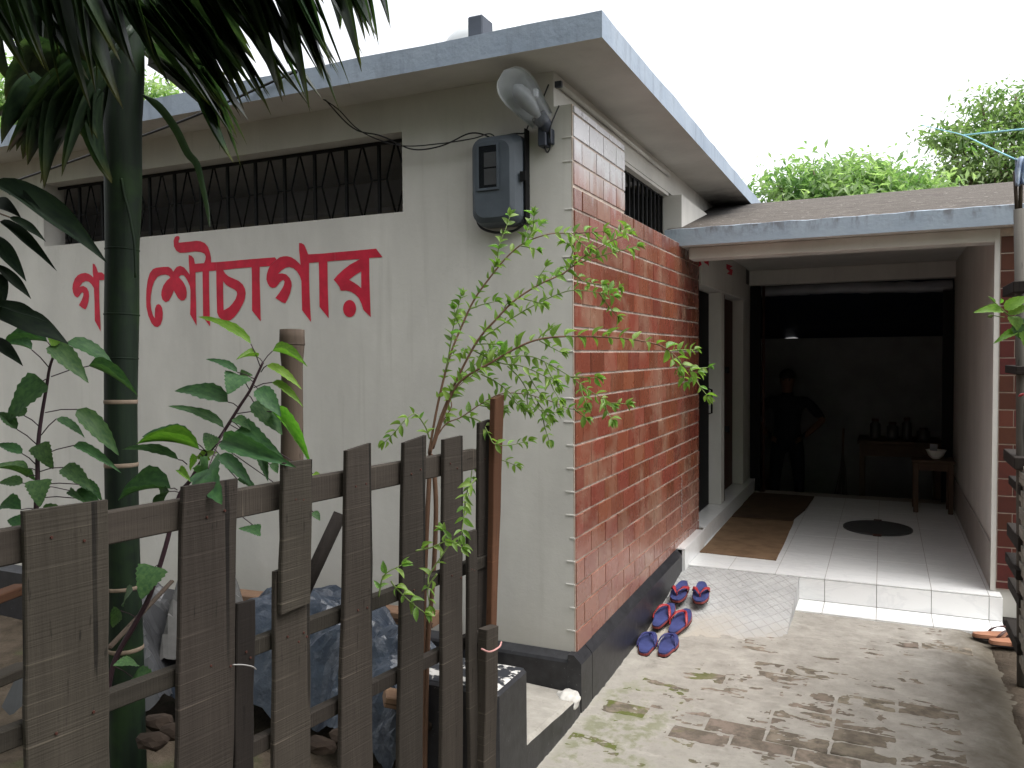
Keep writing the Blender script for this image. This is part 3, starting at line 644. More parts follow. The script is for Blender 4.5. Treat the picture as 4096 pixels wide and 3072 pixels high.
# ------------------------------------------------------------------ low kerb wall and black end block by the corner
lw = empty('low_wall', (-.1, -.5, 0), 'low concrete kerb with black painted end block in front of the building corner', 'low wall')
bm = bmesh.new()
kz = lambda y: .150 + .05*min(1, -y/.6)
V = []; Fc = []; nk = 14
for i in range(nk+1):
    y = -.045 - .575*i/nk; dz = noise.noise(Vector((y*9, 0, 0)))*.006
    V += [(.040, y, -.05), (.040 + dz*.5, y, kz(y)-.012+dz), (.024, y, kz(y)+dz), (-.40, y, kz(y)+.015), (-.40, y, -.05)]
for i in range(nk):
    for q in range(4): Fc.append((i*5+q, i*5+q+1, (i+1)*5+q+1, (i+1)*5+q))
km = mesh('kerb', V, Fc); km.materials.append(M['black_paint']); km.materials.append(M['cement'])
for p in km.polygons:
    if p.normal.z > .6 or p.normal.z < -.6: p.material_index = 1
bm = bmesh.new(); bm.from_mesh(km); bmesh.ops.recalc_face_normals(bm, faces=bm.faces); bm.to_mesh(km); bm.free()
for p in km.polygons: p.material_index = 1 if abs(p.normal.z) > .6 else 0
link('kerb', km, lw)
eb = box('end_block', -.36, .046, -.872, -.622, -.06, .478, M['black_paint'], lw, .012)
V = [(-.35, -.862, .479), (.036, -.862, .479), (.036, -.632, .479), (-.35, -.632, .479), (-.33, -.845, .4825), (.02, -.845, .4825), (.02, -.65, .4825), (-.33, -.65, .4825)]
link('block_top', mesh('block_top', V, [(4, 5, 6, 7), (0, 1, 5, 4), (1, 2, 6, 5), (2, 3, 7, 6), (3, 0, 4, 7)]), eb, mat=M['peeling_black'])
bm = bmesh.new(); bmesh.ops.create_icosphere(bm, subdivisions=4, radius=1)
for v in bm.verts:
    n1 = 1 + .22*noise.fractal(v.co*2.2, 1, 2, 4); v.co = Vector((-.005 + v.co.x*.052*n1, -.10 + v.co.y*.075*n1, .135 + v.co.z*.045*n1))
link('mortar_lump', bmesh_out(bm, 'mortar_lump', True), lw, mat=M['white_lump'])

# ------------------------------------------------------------------ picket fence
FP0, FP1 = Vector((-.198, -2.145, 0)), Vector((-.013, -.975, 0))
FU = (FP1-FP0).normalized(); FN = Vector((FU.y, -FU.x, 0))
def fs(px, py, off=0):
    p = onpl(px, py, FP0 + FN*off, FN); return (p-FP0).dot(FU), p.z
fence = empty('picket_fence', FP0.lerp(FP1, .5), 'weathered grey picket fence of uneven sawn planks beside the path', 'fence')
def board(name, quad, t, off, mat, parent, jit=.004, ns=6):
    # quad in fence plane: TL, TR, BR, BL in view pixels; t thickness, off distance of the front face from the fence line
    q = [fs(px, py, off) for px, py in quad]
    zc = (q[0][1]+q[3][1])/2; sc_ = sum(a for a, _ in q)/4
    M4 = Matrix(((FU.x, -FN.x, 0, FP0.x+FU.x*sc_+FN.x*off), (FU.y, -FN.y, 0, FP0.y+FU.y*sc_+FN.y*off), (0, 0, 1, zc), (0, 0, 0, 1)))
    V, Fc = [], []
    rd = random.random()*50
    for i in range(ns+1):
        k = i/ns
        l = (q[3][0]*(1-k)+q[0][0]*k - sc_, q[3][1]*(1-k)+q[0][1]*k - zc); r = (q[2][0]*(1-k)+q[1][0]*k - sc_, q[2][1]*(1-k)+q[1][1]*k - zc)
        jl, jr = noise.noise(Vector((k*5, rd, 0)))*jit, noise.noise(Vector((k*5, rd, 9)))*jit
        bow = noise.noise(Vector((k*2, rd, 4)))*.004; c = .0025
        V += [(l[0]+jl, c+bow, l[1]), (l[0]+jl+c, bow, l[1]), (r[0]+jr-c, bow, r[1]), (r[0]+jr, c+bow, r[1]), (r[0]+jr, t+bow, r[1]), (l[0]+jl, t+bow, l[1])]
    for i in range(ns):
        for k in range(6): Fc.append((i*6+k, i*6+(k+1) % 6, (i+1)*6+(k+1) % 6, (i+1)*6+k))
    Fc += [(5, 4, 3, 2, 1, 0), tuple(ns*6+k for k in range(6))]
    return link(name, mesh(name, V, Fc), parent, M4, mat=mat)
OW = M['old_wood']; T = .014
for quad, off, mt in (
    ([(54,1105),(235,1080),(240,1720),(60,1760)], .0, OW), ([(397,1052),(516,1034),(503,1700),(382,1700)], .0, OW),
    ([(512,1306),(553,1296),(548,1700),(508,1700)], .004, M['dark_wood']), ([(597,1236),(671,1210),(672,1700),(590,1700)], .0, OW),
    ([(612,1000),(676,992),(672,1302),(609,1328)], .018, OW), ([(750,974),(803,957),(808,1700),(736,1700)], .006, OW),
    ([(874,957),(922,940),(914,1700),(862,1700)], .0, OW), ([(960,950),(1001,941),(1000,1700),(954,1700)], .0, OW),
    ([(1011,1150),(1030,1144),(1036,1700),(1016,1700)], .010, OW), ([(1036,914),(1060,906),(1052,1700),(1030,1700)], -.03, OW)):
    pk = board('picket', quad, T if off < .015 else .014, off, mt, fence)
    sL, sR = fs(*quad[0], off)[0], fs(*quad[1], off)[0]
    for zn in (1.27, .913):
        if zn < fs(*quad[0], off)[1]-.03:
            for kx in (.35, .7):
                c_ = FP0 + FU*(sL+(sR-sL)*(kx+random.uniform(-.08, .08))) + FN*(off+.0005) + Vector((0, 0, zn+random.uniform(-.012, .012)))
                v, f = tube_data([c_, c_+FN*.0022], [.0034, .0026], 7); link('nail', mesh('nail', v, f), pk, mat=M['oxide_steel'])
board('stake', [(1070,862),(1090,853),(1074,1362),(1062,1362)], .022, .012, M['brown_wood'], fence)
board('stake', [(1052,1362),(1078,1352),(1071,1720),(1045,1720)], .035, .040, OW, fence)
def rail(x0, x1, zc, h, t, off, mat):
    s0 = fs(x0, 1100, off)[0]; s1 = fs(x1, 1000, off)[0]
    M4 = Matrix.Translation(FP0+FU*((s0+s1)/2)+FN*off+Vector((0, 0, zc))) @ Matrix(((0, -FN.x, FU.x, 0), (0, -FN.y, FU.y, 0), (1, 0, 0, 0), (0, 0, 0, 1)))
    bm = bmesh.new(); add_box(bm, -h/2, h/2, 0, t, -(s1-s0)/2, (s1-s0)/2, .003); link('rail', bmesh_out(bm, 'rail'), fence, M4, mat=mat)
rail(-120, 1030, 1.271, .068, .026, -.023, OW); rail(-120, 1060, .913, .041, .028, -.023, OW); rail(60, 1070, .666, .041, .028, -.023, OW)
p0, p1 = at(735, 1110, 2.42), at(600, 1400, 2.30)
tube('brace', [p0, p1], .022, M['dark_wood'], fence, 6)
tw = [at(1040, 1402, 2.36), at(1058, 1408, 2.33), at(1078, 1398, 2.37), at(1083, 1387, 2.44)]
tube('pink_twine', spline(tw), .0028, M['twine_pink'], None, 5, label='pink twine tied round the end stake of the picket fence', cat='twine')
tube('wire', spline([at(503, 1436, 1.79), at(525, 1436, 1.80), at(545, 1440, 1.815), at(553, 1446, 1.84)]), .0016, M['iron_wire'], fence, 5)
# bamboo post standing behind the fence
bp = empty('bamboo_post', at(632, 1500, 2.38), 'cut grey bamboo post standing behind the picket fence', 'post')
pts = [at(631, y, 2.38) for y in (712, 730, 740, 765, 790, 900, 1000, 1150, 1300, 1500, 1700)]
tube('culm', pts, [.036, .0365, .037, .034, .031, .032, .0335, .033, .033, .034, .034], M['bamboo_old'], bp, 16)
tube('node_ring', [at(631, 742, 2.38), at(631, 747, 2.38)], [.0385, .036], M['bamboo_old'], bp, 16)

# ------------------------------------------------------------------ leaf shapes
def leaf_mesh(name, prof, n=10, ser=0.0, fold=.12, droop=.18, wave=0.0, curl=0.0):
    V, Fc = [], []
    for i in range(n+1):
        t = i/n; wv = prof(t)*.5; se = 1 + (ser*(1 if i % 2 else -1) if 0 < i < n else 0)
        z = -droop*t*t + .04*math.sin(t*math.pi)
        wz = wave*math.sin(t*13)
        V += [(-wv*se, t, z+fold*wv*2+wz), (0, t, z), (wv*se, t, z+fold*wv*2-wz)]
    for i in range(n):
        a = i*3; Fc += [(a, a+1, a+4, a+3), (a+1, a+2, a+5, a+4)]
    return mesh(name, V, Fc, True)
ovate = lambda t: (math.sin(math.pi*min(1, t**.62))**.85 if t > 0 else .02) + .01
heart = lambda t: max(.02, (1-t)**.72*1.12*min(1, (t+.05)*7)**.5)
lance = lambda t: max(.01, math.sin(math.pi*t**.85)**.9)
strap = lambda t: max(.012, min(1, (t*7)**.6)*(1-t**2.2)**.8)
LM = {}
for nm, mt in (('mallow', 'mallow_leaf'), ('young', 'young_leaf'), ('mango', 'mango_leaf')):
    for k in range(3):
        pf_ = [ovate, heart, ovate][k] if nm != 'mango' else lance
        me = leaf_mesh('leaf', pf_, 14 if nm != 'mango' else 12, .07 if nm != 'mango' else 0, [.10, .08, .3][k], [.12, .10, .28][k], [.01, .012, .02][k]); me.materials.append(M[mt]); LM[nm, k] = me
def leaf(parent, me, b, t, wid, nrm, name='leaf'):
    L = (t-b).length; return link(name, me, parent, frame(b, t-b, nrm) @ scl(wid, L, L))
TOCAM = -CF
# ------------------------------------------------------------------ two mallow plants behind the fence
def mallow(name, label, stem, d0, leaves, cv, rs):
    root = empty(name, at(*stem[-1], d0), label, 'plant')
    st = spline([at(x, y, d0) for x, y in stem], 5); n = len(st)
    tube('stem', st, [.0035 + .0045*i/n for i in range(n)], M['stem_purple'], root, 7)
    for (bx, by, tx, ty, wz, kind, face, pet) in leaves:
        b0, t0 = cv(bx, by), cv(tx, ty); wd = wz*rs
        db = d0 + random.uniform(-.04, .02); dt = db + random.uniform(-.07, .05)
        if face == 2:
            fd = (onpl(*t0, FP0, FN)-CAM).dot(CF); db, dt = min(d0, fd+.10), fd-.06
        b_, t_ = at(*b0, db), at(*t0, dt)
        if face: nrm = TOCAM*1.0 + Vector((random.uniform(-.3, .3), 0, .35))
        else: nrm = Vector((random.uniform(-.3, .3), -.25, 1)) + TOCAM*.55
        me = LM['young' if kind == 'y' else 'mallow', 1 if face and kind != 'o' else (0 if random.random() < .6 else 2)]
        leaf(root, me, b_, t_, wd*d0/1736*(1.0 if face else 1.5), nrm)
        if pet:
            p_ = at(*cv(*pet), d0); tube('petiole', [p_, p_.lerp(b_, .5)+Vector((0, 0, .004)), b_], .0016, M['stem_purple'], root, 5)
        else:
            q = min(st, key=lambda s: (s-b_).length); tube('petiole', [q, q.lerp(b_, .5)+Vector((0, 0, .003)), b_], .0014, M['stem_purple'], root, 5)
    return root
cv1 = lambda x, y: (x/4.389, 702+y/4.389)
mallow('mallow_plant', 'tall leafy plant with dark purple stem left of the palm trunk', [(118,762),(107,795),(100,839),(91,891),(84,941),(81,987),(81,1039),(78,1100),(75,1250),(75,1560)], 2.25, [
 (450,160,-40,120,110,'m',0,None),(300,235,60,140,70,'m',0,(465,405)),(560,180,420,-10,110,'y',1,None),(480,190,830,510,130,'m',0,None),(640,160,1110,370,120,'m',0,None),
 (840,390,1320,590,60,'m',0,(485,490)),(410,530,35,910,330,'m',1,None),(230,860,100,760,90,'m',0,(375,965)),(730,800,1140,1220,120,'m',0,(430,830)),(535,890,820,1050,70,'m',0,(390,1045)),
 (365,1130,500,1370,190,'m',1,(375,1245)),(705,1140,1130,1360,65,'m',0,(375,1245)),(600,1350,870,1540,110,'m',0,(375,1390)),(750,1510,990,1650,80,'m',0,(370,1515)),(370,1470,370,1720,230,'m',1,None),
 (255,1360,330,1480,90,'m',1,None),(210,1220,-40,1110,70,'m',0,(345,1330)),(250,1440,-40,1290,70,'m',0,None),(215,1500,-20,1480,90,'m',0,None),(160,990,-30,800,70,'m',0,(350,1135)),
 (700,1640,1000,1720,90,'m',0,(370,1640)),(660,1570,820,1690,70,'m',1,None),(200,1750,-60,1700,120,'m',0,None),(300,1900,60,1830,120,'m',0,None),(420,1860,700,1800,110,'m',0,None)], cv1, 1/4.389)
cv2 = lambda x, y: (243+x/3.4133, 675+y/3.4133)
mallow('mallow_plant', 'leaning leafy plant in front of the red lettering beside the bamboo post', [(568,783),(554,813),(539,845),(518,877),(498,909),(477,942),(454,974),(433,1000),(413,1035),(390,1065),(375,1110),(358,1179),(324,1285),(290,1350),(244,1438),(225,1560)], 2.28, [
 (1020,230,630,-5,55,'y',0,(1090,400)),(1180,285,1440,345,50,'y',0,None),(1070,330,925,310,40,'y',0,None),(1140,390,1400,545,50,'y',0,(1095,440)),(935,460,850,590,200,'m',1,(1010,570)),(940,455,1030,460,70,'m',1,None),
 (920,440,690,325,45,'m',0,None),(850,660,445,540,110,'m',0,(930,700)),(820,850,420,660,60,'m',0,None),(1180,515,1405,670,45,'y',0,(1040,555)),(1070,560,1240,750,90,'m',0,None),
 (1040,660,1255,885,110,'m',0,(1000,610)),(1175,730,1480,1080,60,'y',0,(920,745)),(900,780,1015,850,60,'m',0,None),(940,850,1245,1060,170,'m',1,None),(810,945,1290,1105,140,'o',2,(720,1025)),
 (760,990,660,880,120,'m',1,None),(590,940,200,880,110,'m',0,None),(640,1010,170,875,45,'y',0,None),(485,1085,60,970,55,'m',0,(550,1120)),(790,1050,1040,1270,70,'m',0,None),
 (710,1140,765,1375,240,'m',2,None),(705,1150,605,1095,110,'m',2,None),(430,1300,0,1300,130,'m',0,(480,1310)),(690,1060,750,1030,90,'y',1,None),(620,1060,560,1170,80,'y',1,None),(640,1040,720,1090,80,'y',1,None),
 (920,1230,1090,1320,50,'m',0,None),(1090,1610,940,1590,90,'m',1,None),(490,1160,570,1230,40,'y',0,None),(1100,1080,1140,1210,50,'m',0,None),(1160,1120,1230,1180,50,'m',0,None),(1480,1190,1550,1230,30,'y',0,None),(1480,1470,1530,1530,40,'m',0,None),
 (317,1874,198,2109,259,'m',1,None),(184,2597,17,2584,90,'m',0,None),(150,2690,340,2760,110,'m',0,None),(150,2050,60,2160,100,'m',0,None),(60,2200,-20,2330,120,'m',1,None),(420,1320,330,1450,90,'m',0,None)], cv2, 1/3.4133)

# ------------------------------------------------------------------ palm
TRD = 2.7
trp = [(296,-170),(290,-60),(278,60),(276,160),(270,230),(265,280),(266,420),(264,540),(263,680),(261,868),(262,1004),(265,1160),(268,1268),(272,1400),(278,1700)]
trw = [40,60,64,67,72,77,75,68,70,66,67,67,68,70,74]
palm = empty('palm_tree', at(278, 1700, TRD), 'slender green palm with ringed trunk standing in front of the white wall', 'palm')
pts = [at(x, y, TRD) for x, y in trp]; rr = [w_*.5/1736*TRD for w_ in trw]
fine = spline(pts, 6); fr = []
for i in range(len(pts)-1):
    for s_ in range(6): fr.append(rr[i] + (rr[i+1]-rr[i])*s_/6)
fr.append(rr[-1]); tube('trunk', fine, fr, M['palm_trunk'], palm, 24)
for y_, w_, m_ in ((868, 9, 'palm_ring'), (1004, 9, 'palm_ring'), (1268, 8, 'palm_ring'), (1398, 9, 'palm_ring'), (546, 4, 'palm_trunk'), (682, 4, 'palm_trunk'), (770, 3, 'palm_trunk')):
    k = min(range(len(fine)), key=lambda i: abs((fine[i]-at(265, y_, TRD)).length)); c_ = fine[k]; r_ = fr[k]; h_ = w_/1736*TRD/2
    ax = (fine[min(k+1, len(fine)-1)]-fine[k-1]).normalized()
    tube('trunk_ring', [c_-ax*h_, c_-ax*h_*.6, c_+ax*h_*.6, c_+ax*h_], [r_*1.005, r_*1.035, r_*1.03, r_*1.005], M[m_], palm, 24)
# sheath seam of the crownshaft
tube('sheath_edge', spline([at(x, y, TRD-.055) for x, y in ((262,385),(268,420),(276,450),(284,490),(290,530),(293,600))]), .004, M['palm_trunk'], palm, 6)
PLM = []
for k in range(4):
    me = leaf_mesh('leaflet', strap, 12, 0, .28, [.02, .05, .09, .13][k], .003); me.materials.append(M['palm_leaf']); PLM.append(me)
def frond(rach, clusters, d):
    rp = spline([at(x, y, d+dd) for x, y, dd in rach], 6)
    fo = tube('frond', rp, [.012*(1-.75*i/len(rp)) for i in range(len(rp))], M['palm_leaf'], palm, 6)
    for (b0, b1, t0, t1, n, wpx, ds) in clusters:
        for i in range(n):
            k = (i+random.uniform(-.25, .25))/max(1, n-1); k = max(0, min(1, k))
            b_ = at(b0[0]+(b1[0]-b0[0])*k, b0[1]+(b1[1]-b0[1])*k, d + random.uniform(-.05, .05))
            t_ = at(t0[0]+(t1[0]-t0[0])*k + random.gauss(0, 14), t0[1]+(t1[1]-t0[1])*k + random.gauss(0, 24), d + ds + random.uniform(-.12, .12))
            nrm = TOCAM*random.uniform(.5, 1.1) + Vector((random.uniform(-.5, .5), 0, .45)); me = random.choice(PLM)
            if t_.z > b_.z - .05: me = PLM[0]
            leaf(fo, me, b_, t_, wpx*random.uniform(.55, 1.05)/1736*d*(1.0 if b0[0] > 305 else 1.2), nrm, 'leaflet')
frond([(292,-40,0),(200,-110,-.1),(60,-130,-.2),(-120,-90,-.3)], [((-80,-110),(230,-100),(20,120),(232,222),15,17,-.05), ((200,-100),(290,-60),(250,150),(350,140),7,14,-.1)], 2.35)
frond([(285,60,0),(230,130,-.05),(150,190,-.1),(40,235,-.1)], [((238,165),(120,210),(60,345),(-30,270),9,17,-.1), ((235,175),(170,205),(112,392),(40,330),5,17,-.1), ((200,180),(120,200),(150,240),(40,250),5,15,0), ((215,190),(225,200),(196,300),(232,385),4,16,0)], 2.55)
frond([(295,-20,0),(360,-70,-.1),(480,-90,-.2),(620,-70,-.25)], [((312,60),(400,-40),(468,270),(545,215),9,16,-.08), ((330,-30),(560,-70),(535,215),(700,175),14,19,-.08), ((310,30),(380,-30),(440,200),(560,120),9,26,0)], 2.45)
frond([(300,-60,0),(450,-130,-.15),(650,-140,-.3),(840,-80,-.4)], [((560,-80),(800,-70),(690,150),(850,70),17,13,-.1), ((480,-90),(640,-90),(640,130),(735,225),7,16,-.1), ((540,-90),(760,-90),(620,60),(800,40),12,18,0)], 2.35)
frond([(290,-60,0),(300,-120,.2),(330,-150,.4),(420,-120,.6)], [((220,-60),(420,-80),(180,120),(470,110),12,22,.1), ((100,-60),(300,-60),(40,100),(330,90),14,26,.1), ((310,-40),(480,-60),(430,120),(600,60),10,24,.1), ((-40,-60),(150,-60),(-40,150),(150,140),9,26,.1)], 2.9)
frond([(280,80,0),(240,120,.1),(190,150,.2),(110,160,.3)], [((250,100),(120,120),(215,260),(20,230),10,15,.1), ((260,120),(220,140),(232,330),(200,300),5,15,.1)], 2.75)
frond([(300,100,0),(340,110,.05),(390,130,.1),(430,160,.1)], [((318,120),(400,130),(420,200),(500,230),8,14,.0), ((316,140),(330,140),(410,185),(480,250),5,10,0), ((430,150),(450,160),(470,300),(520,330),6,9,0)], 2.75)
# one long torn leaflet hanging over the grille
V = spline([at(x, y, 2.55) for x, y in ((308,205),(345,232),(380,280),(405,330),(425,355),(437,400),(448,452),(453,490))], 4); n = len(V)
Vv, Fc = [], []
for i, p in enumerate(V):
    wd = .012*min(1, i/4+.2)*(1-(i/n)**3) + .001; d_ = (V[min(i+1, n-1)]-V[max(i-1, 0)]).normalized(); sx = d_.cross(TOCAM).normalized()
    Vv += [p-sx*wd, p+TOCAM*.004, p+sx*wd]
for i in range(n-1): Fc += [(i*3, i*3+1, i*3+4, i*3+3), (i*3+1, i*3+2, i*3+5, i*3+4)]
link('hanging_leaflet', mesh('hanging_leaflet', Vv, Fc, True), palm, mat=M['palm_leaf'])

# ------------------------------------------------------------------ mango tree: trunk beyond the left edge, drooping leaves in view
mg = empty('mango_tree', at(-330, 1560, 2.3), 'dark drooping mango leaves reaching in at the left edge', 'tree')
mt_ = spline([at(-330, 1700, 2.3), at(-320, 1100, 2.3), at(-300, 600, 2.3), at(-330, 100, 2.4), at(-300, -400, 2.6)], 5)
tube('trunk', mt_, [.085-.05*i/len(mt_) for i in range(len(mt_))], M['bark'], mg, 12)
cv3 = lambda x, y: (x/4.389, 378+y/4.389)
MD = 2.0
for bx, by, tx, ty, wz in ((-80,60,990,715,190),(90,190,340,250,60),(90,400,425,600,70),(0,440,500,830,80),(-80,590,225,950,110),(-40,850,295,1155,75),(-90,930,30,1210,160),(-60,1230,415,1345,90),(-80,1290,640,1555,190),(-60,1560,190,1770,90),(-90,300,150,330,120),(-90,1000,-10,1300,120),(-200,100,-60,500,150),(-220,600,-80,1000,150),(-200,1200,-60,1500,150)):
    b_ = at(*cv3(bx, by), MD+random.uniform(-.05, .05)); t_ = at(*cv3(tx, ty), MD+random.uniform(-.1, .05))
    leaf(mg, LM['mango', random.choice((0, 1))], b_, t_, wz/4.389*MD/1736*1.35, TOCAM*.7+Vector((random.uniform(-.2, .2), 0, .7)))
for (x0, y0), (x1, y1) in (((-900,200),(-80,60)), ((-900,300),(90,400)), ((-900,700),(-80,590)), ((-1000,1000),(-60,930)), ((-1000,1300),(-80,1290)), ((-900,350),(-90,300)), ((-1000,1500),(-60,1560))):
    a_, c_ = at(*cv3(x0-300, y0), 2.25), at(*cv3(x1, y1), MD); tube('twig', spline([a_, a_.lerp(c_, .5)+Vector((0, 0, .05)), c_], 5), [.008-.0006*i for i in range(11)], M['bark'], mg, 6)
for _ in range(60):       # crown beyond the frame
    c_ = at(random.uniform(-700, -130), random.uniform(-350, 700), random.uniform(2.0, 2.9)); d_ = Vector((random.uniform(-.6, .6), random.uniform(-.6, .6), random.uniform(-1, .1))).normalized()
    leaf(mg, LM['mango', random.choice((0, 1, 2))], c_, c_+d_*random.uniform(.18, .28), .06, Vector((random.gauss(0, .5), random.gauss(0, .5), 1)))

# ------------------------------------------------------------------ leafy shrub rising behind the fence end
cs = lambda x, y: (810+x/2.7933, 486+y/2.7933)
cl = lambda x, y: (486+x/2.6211, 1026+y/2.6211)
shrub = empty('leafy_shrub', at(915, 1600, 2.82), 'bright green twiggy shrub arching over the fence towards the tiled wall', 'shrub')
BR = [[(325,1380),(380,1080),(450,800),(520,620),(600,450),(700,310),(800,190),(900,110),(1050,55),(1200,50),(1380,40)],
 [(330,1390),(420,1100),(600,730),(740,560),(850,450),(1000,355),(1140,290),(1250,200),(1400,110),(1530,55)], [(1130,300),(1210,240),(1350,190),(1580,130)],
 [(350,1350),(440,1080),(520,940),(700,830),(900,720),(1050,680),(1250,672),(1500,685),(1700,720),(1800,780),(1880,870),(1945,892)],
 [(650,680),(800,580),(950,490),(1100,420),(1200,395),(1330,405),(1440,430)], [(760,800),(850,790),(950,795),(1050,840),(1170,910),(1280,990),(1430,1080)],
 [(400,1200),(460,1100),(460,1030),(530,950),(680,850)], [(360,1300),(430,1200),(520,1160),(640,1080),(760,1020),(900,1020),(1050,1060),(1180,1110),(1260,1100)],
 [(540,1150),(640,1190),(690,1270),(720,1320),(800,1330),(925,1305)], [(430,880),(460,700),(480,580),(520,430)], [(740,230),(750,120),(790,20),(815,-55)], [(330,1290),(300,1210),(240,1140),(180,1180),(120,1250),(60,1310)],
 [(700,1300),(720,1400),(770,1420),(850,1450)], [(620,1330),(590,1450),(570,1600),(545,1700)], [(600,760),(750,830),(880,850),(1000,900),(1080,940)], [(800,850),(870,920),(920,1000),(980,1100),(1040,1150)],
 [(640,900),(720,940),(800,1000),(870,1080)], [(900,120),(950,30),(960,-60)], [(1200,290),(1260,340),(1370,360)], [(1180,200),(1200,130),(1150,110)], [(500,940),(560,870),(640,820),(760,750)]]
BL = [[(1150,620),(1160,560),(1240,440),(1280,360),(1240,320)], [(1080,430),(1170,410),(1260,375),(1340,410)], [(940,600),(960,630),(1040,710),(1130,780)], [(870,690),(900,570),(1000,510)], [(1420,20),(1370,100),(1350,260),(1340,340)], [(1200,560),(1150,640),(1160,740)]]
SLM = []
for k in range(4):
    me = leaf_mesh('leaf', ovate if k % 2 else lance, 6, 0, [.15, .25, .3, .1][k], [.1, .25, .35, .05][k]); me.materials.append(M['shrub_leaf']); SLM.append(me)
lf = []
for src in (0, 1, 3, 4, 5, 7, 14, 15):
    pts_ = BR[src]
    for k in range(3, len(pts_)):
        (x0, y0), (x1, y1) = pts_[k-1], pts_[k]
        for sg in (-1, 1):
            if random.random() < .62:
                f_ = random.random(); bx, by = x0+(x1-x0)*f_, y0+(y1-y0)*f_; L_ = math.hypot(x1-x0, y1-y0)+1e-6; ux, uy = (x1-x0)/L_, (y1-y0)/L_
                ln = random.uniform(60, 150); dx, dy = ux*.8-uy*sg*.7, uy*.8+ux*sg*.7
                BR.append([(bx, by), (bx+dx*ln*.5, by+dy*ln*.5+6), (bx+dx*ln+ux*20, by+dy*ln+18)])
for bi, (br, cvx, d) in enumerate([(b_, cs, 2.78) for b_ in BR] + [(b_, cl, 2.28) for b_ in BL]):
    dd = random.uniform(-.08, .1)
    P = spline([at(*cvx(x, y), d + dd*min(1, i/3)) for i, (x, y) in enumerate(br)], 8); n = len(P)
    main = bi in (0, 1, 3)
    r0 = .0042 if main else .0022
    tube('branch', P, [r0*(1-.75*i/n)+.0006 for i in range(n)], M['stem_brown'] if main or bi in (7, 6) else M['stem_green'], shrub, 5)
    L = 0; nxt = .18 if main else .02; side = 1
    tot = sum((P[i+1]-P[i]).length for i in range(n-1))
    for i in range(n-1):
        sg = P[i+1]-P[i]; L += sg.length
        while L > nxt:
            t_ = sg.normalized(); up = TOCAM.cross(t_).normalized()
            for s_ in ((1, -1) if random.random() < .72 else (side,)):
                dirv = (t_*random.uniform(.5, 1.0) + up*s_*random.uniform(.6, 1.1) + TOCAM*random.uniform(-.6, .6)).normalized()
                lf.append((P[i+1].copy(), dirv, random.uniform(.024, .044)*(1.3 if bi == 3 else 1), random.choice(SLM)))
            side = -side; nxt += random.uniform(.022, .038) if not main else random.uniform(.026, .044)
    for s_ in (-.4, 0, .4):
        t_ = (P[-1]-P[-3]).normalized(); lf.append((P[-1].copy(), (t_ + TOCAM.cross(t_)*s_ + TOCAM*random.uniform(-.3, .3)).normalized(), .032, random.choice(SLM)))
def shrub_mw(p, dv, L):
    nrm = Vector((random.gauss(0, .45), random.gauss(0, .45), .9)) + TOCAM*random.uniform(-.1, .8); return frame(p, dv, nrm) @ scl(L*random.uniform(.36, .50), L, L)
random.shuffle(lf)
for p, dv, L, me in lf[:300]: link('leaf', me, shrub, shrub_mw(p, dv, L))
V, Fc = [], []
for p, dv, L, me in lf[300:]:
    mw = shrub_mw(p, dv, L); k0 = len(V); V += [mw @ v.co for v in me.vertices]; Fc += [tuple(k0+i for i in q.vertices) for q in me.polygons]
if V: link('foliage', mesh('foliage', V, Fc, True), shrub, mat=M['shrub_leaf'], kind='stuff')
for pts in ([(930,980),(925,1080),(918,1250),(915,1420),(912,1700)], [(936,985),(942,1100),(936,1250),(925,1380),(920,1560),(918,1700)]):
    tube('stem', spline([at(x, y, 2.80) for x, y in pts], 5), .0085, M['stem_brown'], shrub, 7)

# ------------------------------------------------------------------ things fixed to the wall
mb = empty('meter_box', (-.32, -.02, 2.19), 'grey rounded electricity meter box with dark window on the front wall', 'meter box')
def rrect(w_, h_, r_, n=6):
    out = []
    for cx, cy, a0 in ((w_/2-r_, h_/2-r_, 0), (-w_/2+r_, h_/2-r_, 90), (-w_/2+r_, -h_/2+r_, 180), (w_/2-r_, -h_/2+r_, 270)):
        for k in range(n+1): a = R(a0+90*k/n); out.append((cx+r_*math.cos(a), cy+r_*math.sin(a)))
    return out
def loft(rings, close=True):
    V, Fc = [], []; n = len(rings[0])
    for rg in rings: V += rg
    for i in range(len(rings)-1):
        for k in range(n): Fc.append((i*n+k, i*n+(k+1) % n, (i+1)*n+(k+1) % n, (i+1)*n+k))
    if close: Fc.append(tuple(range((len(rings)-1)*n, len(rings)*n)))
    return V, Fc
mc, mzc = -.325, 2.385
rings = []
for y_, sx, sz, r_ in ((0.0, .225, .395, .04), (-.05, .225, .395, .045), (-.085, .205, .372, .05), (-.10, .17, .33, .05)):
    rings.append([(mc - (.0 if y_ > -.06 else .012) + a, y_, mzc + c) for a, c in rrect(sx, sz, r_)])
v, f = loft(rings); bm = bmesh.new(); mm = mesh('case', v, f); bm.from_mesh(mm); bmesh.ops.recalc_face_normals(bm, faces=bm.faces); bm.to_mesh(mm); bm.free()
case = link('case', mm, mb, mat=M['meter_grey'])
boxes('window_rim', [(-.408, -.398, -.106, -.0985, 2.338, 2.54), (-.312, -.302, -.106, -.0985, 2.338, 2.54), (-.398, -.312, -.106, -.0985, 2.338, 2.348), (-.398, -.312, -.106, -.0985, 2.53, 2.54)], M['meter_grey'], case)
box('window_pane', -.398, -.312, -.1035, -.1, 2.348, 2.53, M['meter_dark'], case)
box('meter_unit', -.372, -.314, -.1055, -.1036, 2.36, 2.43, M['meter_unit'], case); box('meter_unit', -.372, -.314, -.1055, -.1036, 2.437, 2.50, M['meter_unit'], case)
